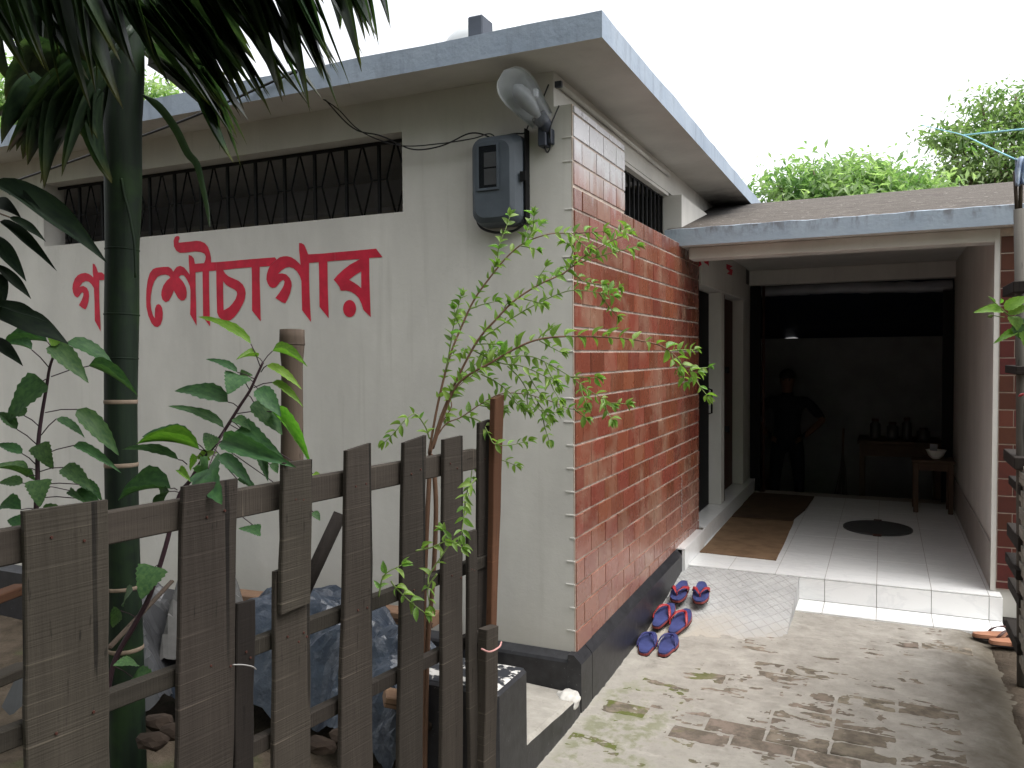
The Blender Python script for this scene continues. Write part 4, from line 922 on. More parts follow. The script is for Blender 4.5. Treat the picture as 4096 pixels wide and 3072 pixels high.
box('back_plate', -.206, -.200, -.045, -.001, 2.19, 2.60, M['dark_steel'], mb); box('latch', -.214, -.190, -.075, -.055, 2.37, 2.41, M['dark_steel'], mb)
tube('seal_cable', spline([(-.44, -.03, 2.36), (-.452, -.03, 2.28), (-.435, -.03, 2.20), (-.36, -.03, 2.165), (-.27, -.03, 2.165), (-.22, -.03, 2.19)], 6), .006, M['cable'], mb, 6)
tube('seal_cable', spline([(-.33, -.03, 2.583), (-.26, -.03, 2.588), (-.21, -.03, 2.585), (-.195, -.02, 2.62), (-.15, -.02, 2.68), (-.10, -.02, 2.78)], 6), .0035, M['cable'], mb, 5)
# lamp
lm = empty('wall_lamp', (-.12, 0, 2.53), 'glass bowled street lamp on the wall under the roof corner', 'lamp')
LA = on(1172, 262, 1, -.055); LBt = on(1088, 152, 1, -.24)
ax = (LBt-LA); LL = ax.length; ax.normalize()
dn = TOCAM + Vector((.05, 0, -.55)); dn = (dn - ax*dn.dot(ax)).normalized(); sdv = ax.cross(dn).normalized()
def lamp_half(sign, h, wsc, over):
    rg = []
    for i in range(15):
        t = i/14; wv = wsc*(min(1, .66+.6*t)) * math.sqrt(max(0.0004, 1-max(0, (t-.66)/.34)**2.2)); hv = h*(.35+.65*math.sin(min(1, t*1.15+.1)*math.pi)**.6) if t < .98 else .004
        c = LA + ax*(t*LL); ring = []
        for k in range(13):
            a = math.pi*k/12; ring.append(c + sdv*math.cos(a)*wv + dn*sign*math.sin(a)*hv + dn*over)
        rg.append(ring)
    V, Fc = [], []
    for r_ in rg: V += r_
    for i in range(14):
        for k in range(12): Fc.append((i*13+k, i*13+k+1, (i+1)*13+k+1, (i+1)*13+k))
    return V, Fc
v, f = lamp_half(-1, .05, .080, 0); link('shell', mesh('shell', v, f, True), lm, mat=M['lamp_shell'])
v, f = lamp_half(1, .06, .072, .003); link('bowl', mesh('bowl', v, f, True), lm, mat=M['lamp_glass'])
bulb = [LA + ax*(LL*t) + dn*.018 for t in (.12, .25, .4, .55, .68, .74)]; tube('bulb', bulb, [.014, .024, .036, .038, .026, .008], M['lamp_bulb'], lm, 12)
tube('neck', [LA + ax*.03, LA - ax*.02, on(1180, 288, 1, -.03)], [.034, .03, .022], M['lamp_housing'], lm, 10)
p_ = on(1180, 288, 1, -.02); box('ballast', p_.x-.026, p_.x+.012, -.055, -.001, p_.z-.06, p_.z+.035, M['lamp_housing'], lm, .004); box('ballast', p_.x+.014, p_.x+.032, -.04, -.001, p_.z-.05, p_.z+.015, M['lamp_housing'], lm, .003)
box('clip', LA.x+ax.x*LL*.5+.05, LA.x+ax.x*LL*.5+.064, LA.y+ax.y*LL*.5-.01, LA.y+ax.y*LL*.5+.01, LA.z+ax.z*LL*.5-.01, LA.z+ax.z*LL*.5+.02, M['lamp_shell'], lm)
tube('lamp_cable', spline([(p_.x-.005, -.03, p_.z-.058), (p_.x+.008, -.03, p_.z-.085), (p_.x+.024, -.03, p_.z-.055), (p_.x+.028, -.045, p_.z+.01), (p_.x+.045, -.03, p_.z+.07), (p_.x+.06, -.02, p_.z+.11)], 5), .0035, M['cable'], lm, 5)
# cables
PR = [(1230,345),(1330,425),(1425,515),(1530,555),(1640,590),(1760,580),(1880,545),(1955,542),(1985,565)]
for k, lb in ((0, 'grey twisted supply wire running to the meter box'), (1, 'thinner second strand of the twisted supply wire to the meter box')):
    P = spline([on(*sS(x, y), 1, -.06-.10*max(0, (1500-x)/300)) for x, y in PR], 7)
    P = [p + Vector((0, .006*math.sin(i*.55+k*math.pi), .011*math.cos(i*.30+k*math.pi))) for i, p in enumerate(P)]
    tube('supply_wire', P, .0035 if k == 0 else .0028, M['cable'], None, 5, label=lb, cat='wire')
P = [on(*sS(x, y), 1, yy) for (x, y), yy in (((-60,765), -.35), ((0,745), -.34), ((383,611), -.31), ((781,463), -.29), ((1172,290), -.275))]
tube('service_cable', spline(P, 5), .006, M['cable'], None, 6, label='black service cable strung along the front below the roof edge', cat='cable')
tube('cable_hook', spline([on(632, 157, 1, -.275), on(637, 152, 1, -.29), on(641, 158, 1, -.28)], 5), .006, M['dark_steel'], B, 6)

# ------------------------------------------------------------------ sandals
def sole_outline(k=28, sc_=1.0):
    out = []
    for i in range(k):
        a = 2*math.pi*i/k; y_ = .132 - .132*math.cos(a); t = y_/.264
        wv = (.036 + .013*math.sin(max(0, (t-.25))/.75*math.pi*.95)) * (abs(math.sin(a))**.55)
        x_ = wv*(1 if math.sin(a) >= 0 else -1) + .006*math.sin(t*2.6)
        out.append((x_*sc_, y_*(1 if sc_ >= 1 else 1)))
    return out
def sole_part(name, z0, z1, grow, mat, par, mir):
    o = [((x + (.0 if grow == 0 else (grow if x > 0 else -grow)))*mir, .132+(y-.132)*(1+grow*7)) for x, y in sole_outline()]
    n = len(o); V = [(x, y, z0 + .008*max(0, (y-.2)/.06)) for x, y in o] + [(x, y, z1 + .008*max(0, (y-.2)/.06)) for x, y in o]
    Fc = [(k, (k+1) % n, n+(k+1) % n, n+k) for k in range(n)] + [tuple(range(n-1, -1, -1)), tuple(range(n, 2*n))]
    return link(name, mesh(name, V, Fc), par, W[par.name], mat=mat)
def band(name, pts, wid, thick, mat, par):
    # flat band along pts, wide across
    P = spline(pts, 6); V, Fc = [], []; n = len(P)
    for i, p in enumerate(P):
        t_ = (P[min(i+1, n-1)]-P[max(i-1, 0)]).normalized(); wv = wid[0]+(wid[1]-wid[0])*i/(n-1); s_ = Vector((0, 1, .25)); s_ = (s_ - t_*s_.dot(t_)).normalized(); up = t_.cross(s_).normalized()
        V += [p-s_*wv/2, p+s_*wv/2, p+s_*wv/2+up*thick, p-s_*wv/2+up*thick]
    for i in range(n-1):
        for k in range(4): Fc.append((i*4+k, i*4+(k+1) % 4, (i+1)*4+(k+1) % 4, (i+1)*4+k))
    Fc += [(3, 2, 1, 0), tuple((n-1)*4+k for k in range(4))]
    return link(name, mesh(name, V, Fc, True), par, W[par.name], mat=mat)
def sandal(name, heel, toe, mir, mats, label, group, size=1.0, wide=.016):
    heel, toe = Vector(heel), Vector(toe); dv = toe-heel; L = .264*size
    y_ = dv.normalized(); x_ = y_.cross(Vector((0, 0, 1))).normalized(); z_ = x_.cross(y_)
    o_ = (heel+toe)/2 - y_*L/2
    mw = Matrix(((x_.x, y_.x, z_.x, o_.x), (x_.y, y_.y, z_.y, o_.y), (x_.z, y_.z, z_.z, o_.z), (0, 0, 0, 1))) @ scl(size, size, size)
    r = link(name, None, None, mw, label, 'sandal', group)
    sole_part('outsole', .001, .008, .0, M[mats[3]], r, mir); sole_part('midsole', .008, .019, .0005, M[mats[1]], r, mir); sole_part('footbed', .019, .0265, -.0015, M[mats[0]], r, mir)
    tp = Vector((.006*mir, .205, .046)); 
    for s_ in (-1, 1):
        band('strap', [(s_*.044 + .004*mir, .098, .012), (s_*.046 + .004*mir, .115, .034), (s_*.030 + .005*mir, .152, .056), (s_*.012 + .006*mir, .186, .056), tp], (wide*1.2, wide*.8), .004, M[mats[2]], r)
    v, f = tube_data([tp+Vector((0, 0, .004)), (tp.x, tp.y+.004, .026)], .0035, 6); link('toe_post', mesh('toe_post', v, f, True), r, W[r.name], mat=M[mats[2]])
    return r
bl = ('blue_foam', 'red_foam', 'red_strap', 'sole_black'); blk = ('blue_foam', 'red_foam', 'blue_strap', 'sole_black')
def up_(p): return (p[0], p[1], .070 + .205*max(0, p[1]-.85-.28*p[0]) + .004)
grp = 'blue and red sandals left on the ramp'
sandal('sandal', up_((.125,1.575)), up_((.135,1.305)), 1, bl, 'blue sandal with red strap in the pair farthest up the ramp, nearer the tiled wall', grp, 1, .026)
sandal('sandal', up_((.225,1.60)), up_((.255,1.335)), -1, bl, 'blue sandal with red strap in the pair farthest up the ramp, away from the wall', grp, 1, .026)
sandal('sandal', up_((.090,1.01)), up_((.125,1.275)), -1, bl, 'slanted red-toed blue sandal of the middle pair, touching the black plinth side', grp, 1, .015)
sandal('sandal', up_((.185,.98)), up_((.215,1.245)), 1, bl, 'slanted red-toed blue sandal of the middle pair, farther from the plinth', grp, 1, .015)
sandal('sandal', up_((.115,.675)), up_((.095,.94)), -1, blk, 'blue sandal with dark strap in the nearest pair, beside the black plinth', grp, 1, .010)
sandal('sandal', up_((.205,.70)), up_((.195,.965)), 1, blk, 'blue sandal with dark strap in the nearest pair, farther from the plinth', grp, 1, .010)
tn = ('tan_foam', 'tan_foam', 'tan_strap', 'sole_black')
a_ = on(2095, 1377, 2, .085); sandal('sandal', (1.665, 1.615, .088), (1.90, 1.70, .085), 1, tn, 'tan brown sandal lying nearest the porch step at the path edge', 'tan sandals by the step', 1, .012)
sandal('sandal', (1.735, 1.535, .087), (1.97, 1.60, .085), -1, tn, 'tan brown sandal half behind the fence post at the path edge', 'tan sandals by the step', 1, .012)

# ------------------------------------------------------------------ inside the porch
def sheet(name, outline, z, th, mat, label, cat, amp=.003):
    bm = bmesh.new(); vs_ = [bm.verts.new((x, y, z)) for x, y in outline]; f_ = bm.faces.new(vs_); r_ = bmesh.ops.extrude_face_region(bm, geom=[f_])
    for v in r_['geom']:
        if isinstance(v, bmesh.types.BMVert): v.co.z += th + amp*noise.noise(Vector((v.co.x*8, v.co.y*8, 0)))
    bmesh.ops.recalc_face_normals(bm, faces=bm.faces); return link(name, bmesh_out(bm, name), label=label, cat=cat, mat=mat)
def ragged(pts, n=9, amp=.008):
    out = []
    for i in range(len(pts)):
        a, c = Vector((*pts[i], 0)), Vector((*pts[(i+1) % len(pts)], 0))
        for k in range(n): p = a.lerp(c, k/n); q = noise.noise_vector(Vector((p.x*7, p.y*7, i)))*amp; out.append((p.x+q.x, p.y+q.y))
    return out
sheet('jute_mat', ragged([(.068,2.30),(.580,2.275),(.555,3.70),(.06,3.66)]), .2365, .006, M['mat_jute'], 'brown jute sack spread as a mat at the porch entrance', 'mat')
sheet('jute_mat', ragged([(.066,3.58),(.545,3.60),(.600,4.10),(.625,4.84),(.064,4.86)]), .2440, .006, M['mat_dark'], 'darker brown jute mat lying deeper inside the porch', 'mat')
dc = empty('drain_cover', (1.18, 3.6, .235), 'dark round drain cover lying on the white porch tiles', 'drain cover')
ring = lambda r_, z: [(1.18+r_*math.cos(2*math.pi*k/36), 3.6+r_*1.12*math.sin(2*math.pi*k/36), z) for k in range(36)]
v, f = loft([ring(.25, .236), ring(.25, .246), ring(.235, .250), ring(.225, .247)]); link('plate', mesh('plate', v, f), dc, mat=M['drain_iron'])
box('lug', 1.15, 1.21, 3.295, 3.33, .237, .252, M['oxide_steel'], dc, .003); box('lug', 1.15, 1.21, 3.87, 3.905, .237, .252, M['oxide_steel'], dc, .003)
sto = empty('stool', (1.60, 4.55, .235), 'dark wooden stool carrying a white bowl inside the porch', 'stool')
box('seat', 1.44, 1.77, 4.40, 4.72, .665, .69, M['table_wood'], sto, .004); box('apron', 1.47, 1.74, 4.42, 4.44, .60, .664, M['table_wood'], sto); box('apron', 1.47, 1.74, 4.68, 4.70, .60, .664, M['table_wood'], sto)
for lx in (1.455, 1.72):
    for ly in (4.415, 4.67): box('leg', lx, lx+.038, ly, ly+.038, .236, .664, M['table_wood'], sto, .003)
bw = empty('bowl', (1.63, 4.54, .69), 'small white bowl on the wooden stool', 'bowl')
def ring2(c, r_, z, n=24): return [(c[0]+r_*math.cos(2*math.pi*k/n), c[1]+r_*math.sin(2*math.pi*k/n), z) for k in range(n)]
v, f = loft([ring2((1.63, 4.54), r_, z) for r_, z in ((.03, .691), (.06, .72), (.078, .765), (.082, .768), (.074, .765), (.055, .722), (.02, .700))]); link('bowl_body', mesh('bowl_body', v, f, True), bw, mat=M['bowl_white'])
link('sachet', mesh('sachet', [(1.585, 4.57, .72), (1.64, 4.575, .72), (1.645, 4.585, .81), (1.585, 4.58, .815), (1.585, 4.576, .72), (1.64, 4.581, .72), (1.645, 4.591, .81), (1.585, 4.586, .815)], [(0, 1, 2, 3), (7, 6, 5, 4), (0, 4, 5, 1), (1, 5, 6, 2), (2, 6, 7, 3), (3, 7, 4, 0)]), label='small pale paper sachet standing in the white bowl', cat='sachet', mat=M['clear_sheet'])
tbl = empty('counter_table', (1.35, 5.75, -.26), 'dark wooden counter table standing behind the porch', 'table')
box('table_top', .98, 1.74, 5.45, 6.05, .70, .735, M['table_wood'], tbl, .004)
for lx in (1.0, 1.68):
    for ly in (5.48, 5.98): box('leg', lx, lx+.045, ly, ly+.045, -.26, .70, M['table_wood'], tbl)
box('apron', 1.045, 1.68, 5.49, 5.51, .58, .70, M['table_wood'], tbl)
for cx, r_, h_, lb in ((1.14, .05, .20, 'dark jar at the left of the counter behind the porch'), (1.30, .055, .17, 'wide dark jar in the middle of the counter behind the porch'), (1.43, .045, .22, 'tall dark jar right of centre on the counter'), (1.58, .06, .12, 'low dark pot at the right of the counter')):
    j = empty('jar', (cx, 5.7, .735), lb, 'jar', 'jars on the counter')
    v, f = loft([ring2((cx, 5.7), a, .735+c, 16) for a, c in ((r_*.9, .001), (r_, .02), (r_, h_*.75), (r_*.6, h_*.85), (r_*.6, h_*.9))]); link('jar_body', mesh('jar_body', v, f, True), j, mat=M['meter_unit'])
    v, f = loft([ring2((cx, 5.7), a, .735+c, 16) for a, c in ((r_*.66, h_*.88), (r_*.66, h_), (r_*.6, h_*1.02))]); link('lid', mesh('lid', v, f), j, mat=M['oxide_steel'])
bro = empty('broom', (.86, 5.09, .24), 'dark broom leaning upright at the back edge of the porch', 'broom')
tube('handle', [(.86, 5.12, .62), (.865, 5.13, .88)], .010, M['table_wood'], bro, 8)
bm = bmesh.new()
for k in range(60):
    a = random.uniform(-1, 1); c = random.uniform(-1, 1); v, f = tube_data([(.86+a*.008, 5.12+c*.006, .64), (.86+a*.03, 5.115+c*.012, .45), (.845+a*.06, 5.11+c*.02, .242)], .002, 3)
    vs_ = [bm.verts.new(p) for p in v]; [bm.faces.new([vs_[i] for i in q]) for q in f if len(q) == 4]
link('bristles', bmesh_out(bm, 'bristles'), bro, mat=M['dark_wood'], kind='stuff')
# person standing in the shade beyond the porch, hands on hips
PB = at(1700, 800, 8.55); pz0 = -.26; px, py = PB.x, PB.y + .05; Hh = PB.z - pz0
def person(px, py, z0, H):
    s_ = H/1.70
    J = {'pel': (0, 0, .95), 'wai': (0, -.005, 1.06), 'che': (0, .0, 1.25), 'nek': (0, .005, 1.42), 'nk2': (0, -.005, 1.49), 'hd0': (0, -.015, 1.54), 'hd1': (0, -.02, 1.60), 'hd2': (0, -.015, 1.665),
         'hL': (-.095, 0, .90), 'kL': (-.125, -.02, .50), 'aL': (-.135, .02, .09), 'fL': (-.15, -.13, .035), 'hR': (.095, 0, .90), 'kR': (.125, -.02, .50), 'aR': (.135, .02, .09), 'fR': (.16, -.13, .035),
         'sL': (-.185, .01, 1.38), 'eL': (-.36, .06, 1.17), 'wL': (-.20, -.06, 1.02), 'mL': (-.155, -.09, .99), 'sR': (.185, .01, 1.38), 'eR': (.36, .06, 1.17), 'wR': (.20, -.06, 1.02), 'mR': (.155, -.09, .99)}
    RD = {'pel': .135, 'wai': .135, 'che': .15, 'nek': .075, 'nk2': .055, 'hd0': .075, 'hd1': .088, 'hd2': .07, 'h': .095, 'k': .06, 'a': .042, 'f': .04, 's': .07, 'e': .045, 'w': .032, 'm': .034}
    E = [('pel','wai'),('wai','che'),('che','nek'),('nek','nk2'),('nk2','hd0'),('hd0','hd1'),('hd1','hd2')] + [(a+q if a not in ('pel','nek','che') else a, c+q) for q in 'LR' for a, c in (('pel','h'),('h','k'),('k','a'),('a','f'),('che','s'),('s','e'),('e','w'),('w','m'))]
    nm = list(J); me = bpy.data.meshes.new('body'); me.from_pydata([(px+J[k][0]*s_, py+J[k][1]*s_, z0+J[k][2]*s_) for k in nm], [(nm.index(a), nm.index(c)) for a, c in E], [])
    o = bpy.data.objects.new('tmp_body', me); col.objects.link(o); md = o.modifiers.new('skin', 'SKIN'); o.modifiers.new('sub', 'SUBSURF').levels = 2
    for i, k in enumerate(nm):
        r_ = RD.get(k) or RD[k[0]]; r_ *= s_; fl = .72 if k in ('che', 'wai', 'pel') else 1
        me.skin_vertices[0].data[i].radius = (r_, r_*fl); me.skin_vertices[0].data[i].use_root = (k == 'pel')
    dg = bpy.context.evaluated_depsgraph_get(); out = bpy.data.meshes.new_from_object(o.evaluated_get(dg)); bpy.data.objects.remove(o)
    out.materials.clear()
    for k in ('skin', 'shirt_dark', 'trousers', 'hair'): out.materials.append(M[k])
    for p in out.polygons:
        c = p.center; z = (c.z-z0)/s_; x = abs(c.x-px)/s_; p.use_smooth = True
        p.material_index = 2 if (z < .98 and z > .07 and x < .2) else (1 if (z < 1.46 and not (x > .19 and z < 1.20)) and z > .07 else 0)
    root = empty('person', (px, py, z0), 'person in dark shirt standing with hands on hips in the shade behind the porch', 'person')
    link('body', out, root)
    bm = bmesh.new(); bmesh.ops.create_icosphere(bm, subdivisions=3, radius=1)
    for v in bm.verts: v.co = Vector((px + v.co.x*.086*s_, py - .004 + v.co.y*.10*s_, z0 + 1.635*s_ + max(v.co.z, -.25)*.085*s_))
    link('hair', bmesh_out(bm, 'hair', True), root, mat=M['hair'])
    for dx in (-.03, .03): 
        bm = bmesh.new(); bmesh.ops.create_icosphere(bm, subdivisions=2, radius=.010*s_); [setattr(v, 'co', v.co + Vector((px+dx*s_, py-.098*s_, z0+1.60*s_))) for v in bm.verts]; link('eye', bmesh_out(bm, 'eye', True), root, mat=M['hair'])
    bm = bmesh.new(); bmesh.ops.create_cone(bm, segments=8, radius1=.014*s_, radius2=.004*s_, depth=.04*s_); [setattr(v, 'co', v.co + Vector((px, py-.108*s_, z0+1.578*s_))) for v in bm.verts]; link('nose', bmesh_out(bm, 'nose', True), root, mat=M['skin'])
    for sgn in (-1, 1):
        for q in range(4):
            b_ = Vector((px+sgn*.155*s_, py-(.085+.012*q)*s_, z0+(.995-.012*q)*s_)); v, f = tube_data([b_, b_+Vector((-sgn*.03, -.012, -.01))*s_, b_+Vector((-sgn*.055, -.010, -.03))*s_], [.009*s_, .009*s_, .007*s_], 6); link('finger', mesh('finger', v, f, True), root, mat=M['skin'])
        b_ = Vector((px+sgn*.17*s_, py-.06*s_, z0+1.0*s_)); v, f = tube_data([b_, b_+Vector((sgn*.0, .03, -.02))*s_, b_+Vector((-sgn*.01, .055, -.035))*s_], [.011*s_, .010*s_, .008*s_], 6); link('thumb', mesh('thumb', v, f, True), root, mat=M['skin'])
person(px, py, pz0, Hh)

# ------------------------------------------------------------------ heap of stuff behind the fence
def crumple(name, c, sx, sy, h, mat, label, cat, seed, n=34, rz=0.0, tilt=0.0):
    V, Fc = [], []
    for j in range(n+1):
        for i in range(n+1):
            u, t = i/n*2-1, j/n*2-1; x, y_ = u*sx*(1+.1*noise.noise(Vector((t*3, seed, 1)))), t*sy*(1+.1*noise.noise(Vector((u*3, seed, 5))))
            rdg = noise.ridged_multi_fractal(Vector((u*1.6+seed, t*1.6, seed)), 1, 2, 4, 1, 2)*.055
            z = h*(1-.8*max(abs(u), abs(t))**2.4) + rdg + tilt*t + .03*noise.noise(Vector((u*4, t*4, seed)))
            V.append((x, y_, max(.01, z)))
    Fc = [(j*(n+1)+i, j*(n+1)+i+1, (j+1)*(n+1)+i+1, (j+1)*(n+1)+i) for j in range(n) for i in range(n)]
    return link(name, mesh(name, V, Fc), None, Matrix.Translation(c) @ Matrix.Rotation(rz, 4, 'Z'), label, cat, mat=mat)
crumple('plastic_sheet', (-1.15, -.42, 0), .55, .30, .50, M['blue_tarp'], 'crumpled blue-grey plastic sheet heaped behind the middle of the fence', 'plastic sheet', 3.1, rz=.1)
crumple('plastic_sheet', (-.62, -.50, 0), .30, .26, .40, M['blue_tarp'], 'smaller blue-grey plastic sheet heaped near the black end block', 'plastic sheet', 8.4, rz=-.3)
crumple('plastic_sheet', (-1.95, -.75, 0), .32, .34, .55, M['grey_sheet'], 'pale grey plastic sheeting heaped behind the leftmost fence plank', 'plastic sheet', 5.9, rz=.5)
crumple('plastic_sheet', (-1.62, -.52, .12), .20, .16, .52, M['white_sack'], 'torn white sack on the heap beside the palm trunk', 'sack', 2.2, 20, rz=.8)
def beam(name, a, c, w_, h_, mat, label, cat='timber'):
    a, c = Vector(a), Vector(c); L = (c-a).length; y_ = (c-a).normalized(); x_ = y_.cross(Vector((0, 0, 1))).normalized(); z_ = x_.cross(y_); o_ = (a+c)/2
    mw = Matrix(((x_.x, z_.x, y_.x, o_.x), (x_.y, z_.y, y_.y, o_.y), (x_.z, z_.z, y_.z, o_.z), (0, 0, 0, 1))); bm = bmesh.new(); add_box(bm, -w_/2, w_/2, -h_/2, h_/2, -L/2, L/2, .004)
    return link(name, bmesh_out(bm, name), None, mw, label, cat, mat=mat)
beam('timber_beam', on(500, 1288, 1, -.16), on(945, 1338, 1, -.16), .10, .055, M['timber'], 'reddish timber beam lying across the heap along the wall')
beam('timber_beam', on(330, 1375, 1, -.55), on(420, 1270, 1, -.50), .05, .03, M['brown_wood'], 'short brown board leaning on the heap by the palm trunk')
beam('timber_beam', at(235, 1400, 2.45), at(372, 1255, 2.9), .018, .012, M['bamboo_old'], 'thin pale bamboo split leaning across the palm trunk')
beam('timber_beam', at(-60, 1490, 2.2), at(60, 1440, 2.5), .07, .03, M['old_wood'], 'grey plank lying at the far left behind the fence')
beam('timber_beam', at(-60, 1310, 2.4), at(50, 1270, 2.7), .06, .03, M['brown_wood'], 'brown stick lying on the grey sheeting at far left')
beam('timber_beam', at(830, 1505, 2.95), at(960, 1530, 3.0), .10, .04, M['timber'], 'pale timber offcut lying low beside the black block')
for k, (x_, y_, d_) in enumerate(((345, 1560, 2.75), (372, 1580, 2.7), (745, 1590, 2.7), (690, 1610, 2.6), (935, 1480, 2.95), (905, 1560, 2.85), (330, 1600, 2.6), (770, 1625, 2.65))):
    bm = bmesh.new(); bmesh.ops.create_icosphere(bm, subdivisions=2, radius=1); c_ = at(x_, y_, d_)
    for v in bm.verts: n1 = 1+.35*noise.noise(v.co*1.7+Vector((k*3, 0, 0))); v.co = c_ + Vector((v.co.x*.06*n1, v.co.y*.04*n1, v.co.z*.025*n1))
    link('rubble_piece', bmesh_out(bm, 'rubble_piece'), label=['broken brick lump low behind the gap right of the widest plank', 'second broken brick lump by the palm base beside the second plank', 'broken brick lump at the foot of the tall fourth picket', 'broken brick lump left of the fourth picket near the ground', 'broken brick lump close to the black end block', 'broken brick lump below the shrub stems', 'lowest broken brick lump at the palm base', 'broken brick lump lowest beside the fourth picket'][k], cat='rubble', group='broken brick rubble behind the fence', mat=M['rubble'])

# ------------------------------------------------------------------ right edge: slatted bamboo fence, rope, vine
rf = empty('bamboo_fence', (1.86, .9, .06), 'grey post and slatted bamboo fence at the right edge of the path', 'fence')
RP = at(2203, 900, 3.75)
tube('post', [at(2209, 1480, 3.75), at(2208, 1100, 3.75), at(2207, 800, 3.75), at(2202, 452, 3.75)], .024, M['grey_post'], rf, 10)
tube('post', [at(2196, 452, 3.76), at(2192, 370, 3.76)], .008, M['bamboo_old'], rf, 8); tube('post', [at(2204, 452, 3.76), at(2206, 360, 3.76)], .009, M['bamboo_old'], rf, 8)
for (x_, y_, w_, h_) in ((2190, 620, 26, 24), (2196, 800, 26, 18), (2192, 1000, 24, 26), (2204, 1060, 20, 20), (2200, 1175, 22, 30), (2196, 1240, 22, 22), (2202, 1300, 20, 24), (2198, 1400, 18, 26)):
    p = at(x_, y_, 3.70); ww, hh = w_/1736*3.7, h_/1736*3.7; box('batten', p.x-.005, p.x+ww, p.y-.02, p.y+.35, p.z-hh/2, p.z+hh/2, M['dark_wood'], rf, .003)
for k in range(34):
    p = at(2206 - (4 if k % 3 else 0), 1010+k*13, 3.72); box('slat', p.x, p.x+.012, -4.6, p.y+.012, p.z-.012, p.z+.012, M['slat_pale'], rf)
for k in range(22): box('slat', 1.90, 1.912, -4.6, .85, 1.20+k*.05, 1.232+k*.05, M['slat_pale'], rf)
for k in range(5): box('post', 1.915, 1.965, -4.5+k*1.05, -4.45+k*1.05, 0, 2.4, M['grey_post'], rf)
cb = [at(2199, 342, 3.74), at(2201, 375, 3.72), at(2204, 395, 3.73)]
V, Fc = [], []
for j in range(9):
    for i in range(9):
        p = at(2192+i*3.2+.6*j*(.5-i/8), 340+j*7.5+3*math.sin(i), 3.735+.02*math.sin(i*1.3+j*.4)); V.append(p)
Fc = [(j*9+i, j*9+i+1, (j+1)*9+i+1, (j+1)*9+i) for j in range(8) for i in range(8)]
cm = mesh('rag', V, Fc, True); rg = link('rag', cm, label='pale blue striped rag tied to the top of the bamboo stake', cat='rag', mat=M['cloth_blue']); sm_ = rg.modifiers.new('thick', 'SOLIDIFY'); sm_.thickness = .003
tube('rope', spline([at(2195, 345, 3.74), at(2130, 315, 4.4), at(2080, 292, 5.2), at(2040, 282, 6.0), at(1990, 270, 7.5)], 5), .004, M['rope_cyan'], None, 5, label='taut blue-green rope running back from the rag on the stake', cat='rope')
tube('rope', spline([at(2080, 292, 5.2), at(2150, 285, 4.6), at(2240, 276, 4.0)], 5), .005, M['rope_cyan'], None, 5, label='blue-green rope crossing to the right from the knot', cat='rope')
vn = empty('climbing_vine', at(2290, 1000, 2.7), 'bright green vine leaves reaching in at the right edge', 'vine')
VD = 2.6
q_ = at(2300, 820, VD); vst = spline([(1.86, q_.y-.1, .02), (1.87, q_.y-.12, .6), (1.86, q_.y-.08, 1.05), q_.lerp(Vector((1.86, q_.y, 1.3)), .5), q_, at(2240, 720, VD), at(2190, 690, VD), at(2150, 655, VD), at(2135, 640, VD)], 5)
tube('stem', vst, [.006-.0045*i/len(vst) for i in range(len(vst))], M['stem_green'], vn, 6)
for bx, by, tx, ty, wd, k in ((2166, 672, 2108, 670, 22, 'young'), (2170, 668, 2225, 638, 24, 'young'), (2178, 678, 2230, 660, 22, 'young'), (2186, 683, 2200, 712, 30, 'young'), (2195, 715, 2150, 738, 16, 'young'), (2200, 690, 2215, 735, 60, 'mallow'), (2205, 715, 2230, 770, 30, 'young'), (2150, 655, 2138, 640, 6, 'young'), (2160, 655, 2165, 642, 7, 'young'), (2230, 700, 2290, 690, 40, 'young'), (2240, 720, 2280, 780, 45, 'mallow')):
    leaf(vn, LM[k, 0], at(bx, by, VD), at(tx, ty, VD-random.uniform(.0, .05)), wd*VD/1736*1.1, TOCAM*.8+Vector((.1, 0, .6)))
tube('bud', [at(2146, 681, VD), at(2140, 683, VD), at(2134, 684, VD)], [.002, .007, .003], M['stem_green'], vn, 8); tube('bud', [at(2170, 685, VD), at(2158, 684, VD), at(2146, 681, VD)], .0015, M['stem_green'], vn, 5)
tube('bud', [at(2200, 856, 2.9), at(2206, 853, 2.9), at(2214, 851, 2.9)], [.002, .006, .004], M['red_strap'], vn, 8)
# wet scraps at the step end
boxes('timber_beam', [(1.84, 2.05, 1.97, 2.035, .05, .10)], M['dark_wood'], None, .006, label='dark rotten plank end beside the porch step', cat='timber')

# ------------------------------------------------------------------ on the roof
bx_ = on(1032, 45, 1, .35)
box('roof_upstand', bx_.x-.052, bx_.x+.030, .34, .46, 2.952, bx_.z+.026, M['concrete_grey'], None, .006, label='small concrete upstand on the main roof edge', cat='roof vent')
tk = empty('water_tank', (-.75, .95, 2.95), 'white domed water tank lid just showing above the roof edge', 'tank')
tc_ = on(1062, 60, 1, .95); tc_ = Vector((tc_.x, .95, 0)); zt = on(1062, 47, 1, .95).z
v, f = loft([ring2((tc_.x, .95), r_, z, 40) for r_, z in ((.29, 2.95), (.29, zt-.17), (.26, zt-.12), (.19, zt-.055), (.10, zt-.015), (.03, zt))]); link('tank_body', mesh('tank_body', v, f, True), tk, mat=M['tank_white'])
dl = link('dry_leaf', LM['mango', 2].copy(), None, frame(at(1560, 487, 5.65), Vector((1, .1, .25)), Vector((0, -.6, 1))) @ scl(.05, .09, .09), 'curled dry leaf lying on the edge of the porch roof', 'dead leaf'); dl.data.materials.clear(); dl.data.materials.append(M['mat_jute'])
tube('nail', [on(1480, 667, 0, .0), on(1480, 667, 0, .0)+Vector((.07, 0, .004))], .003, M['iron_wire'], B, 5)
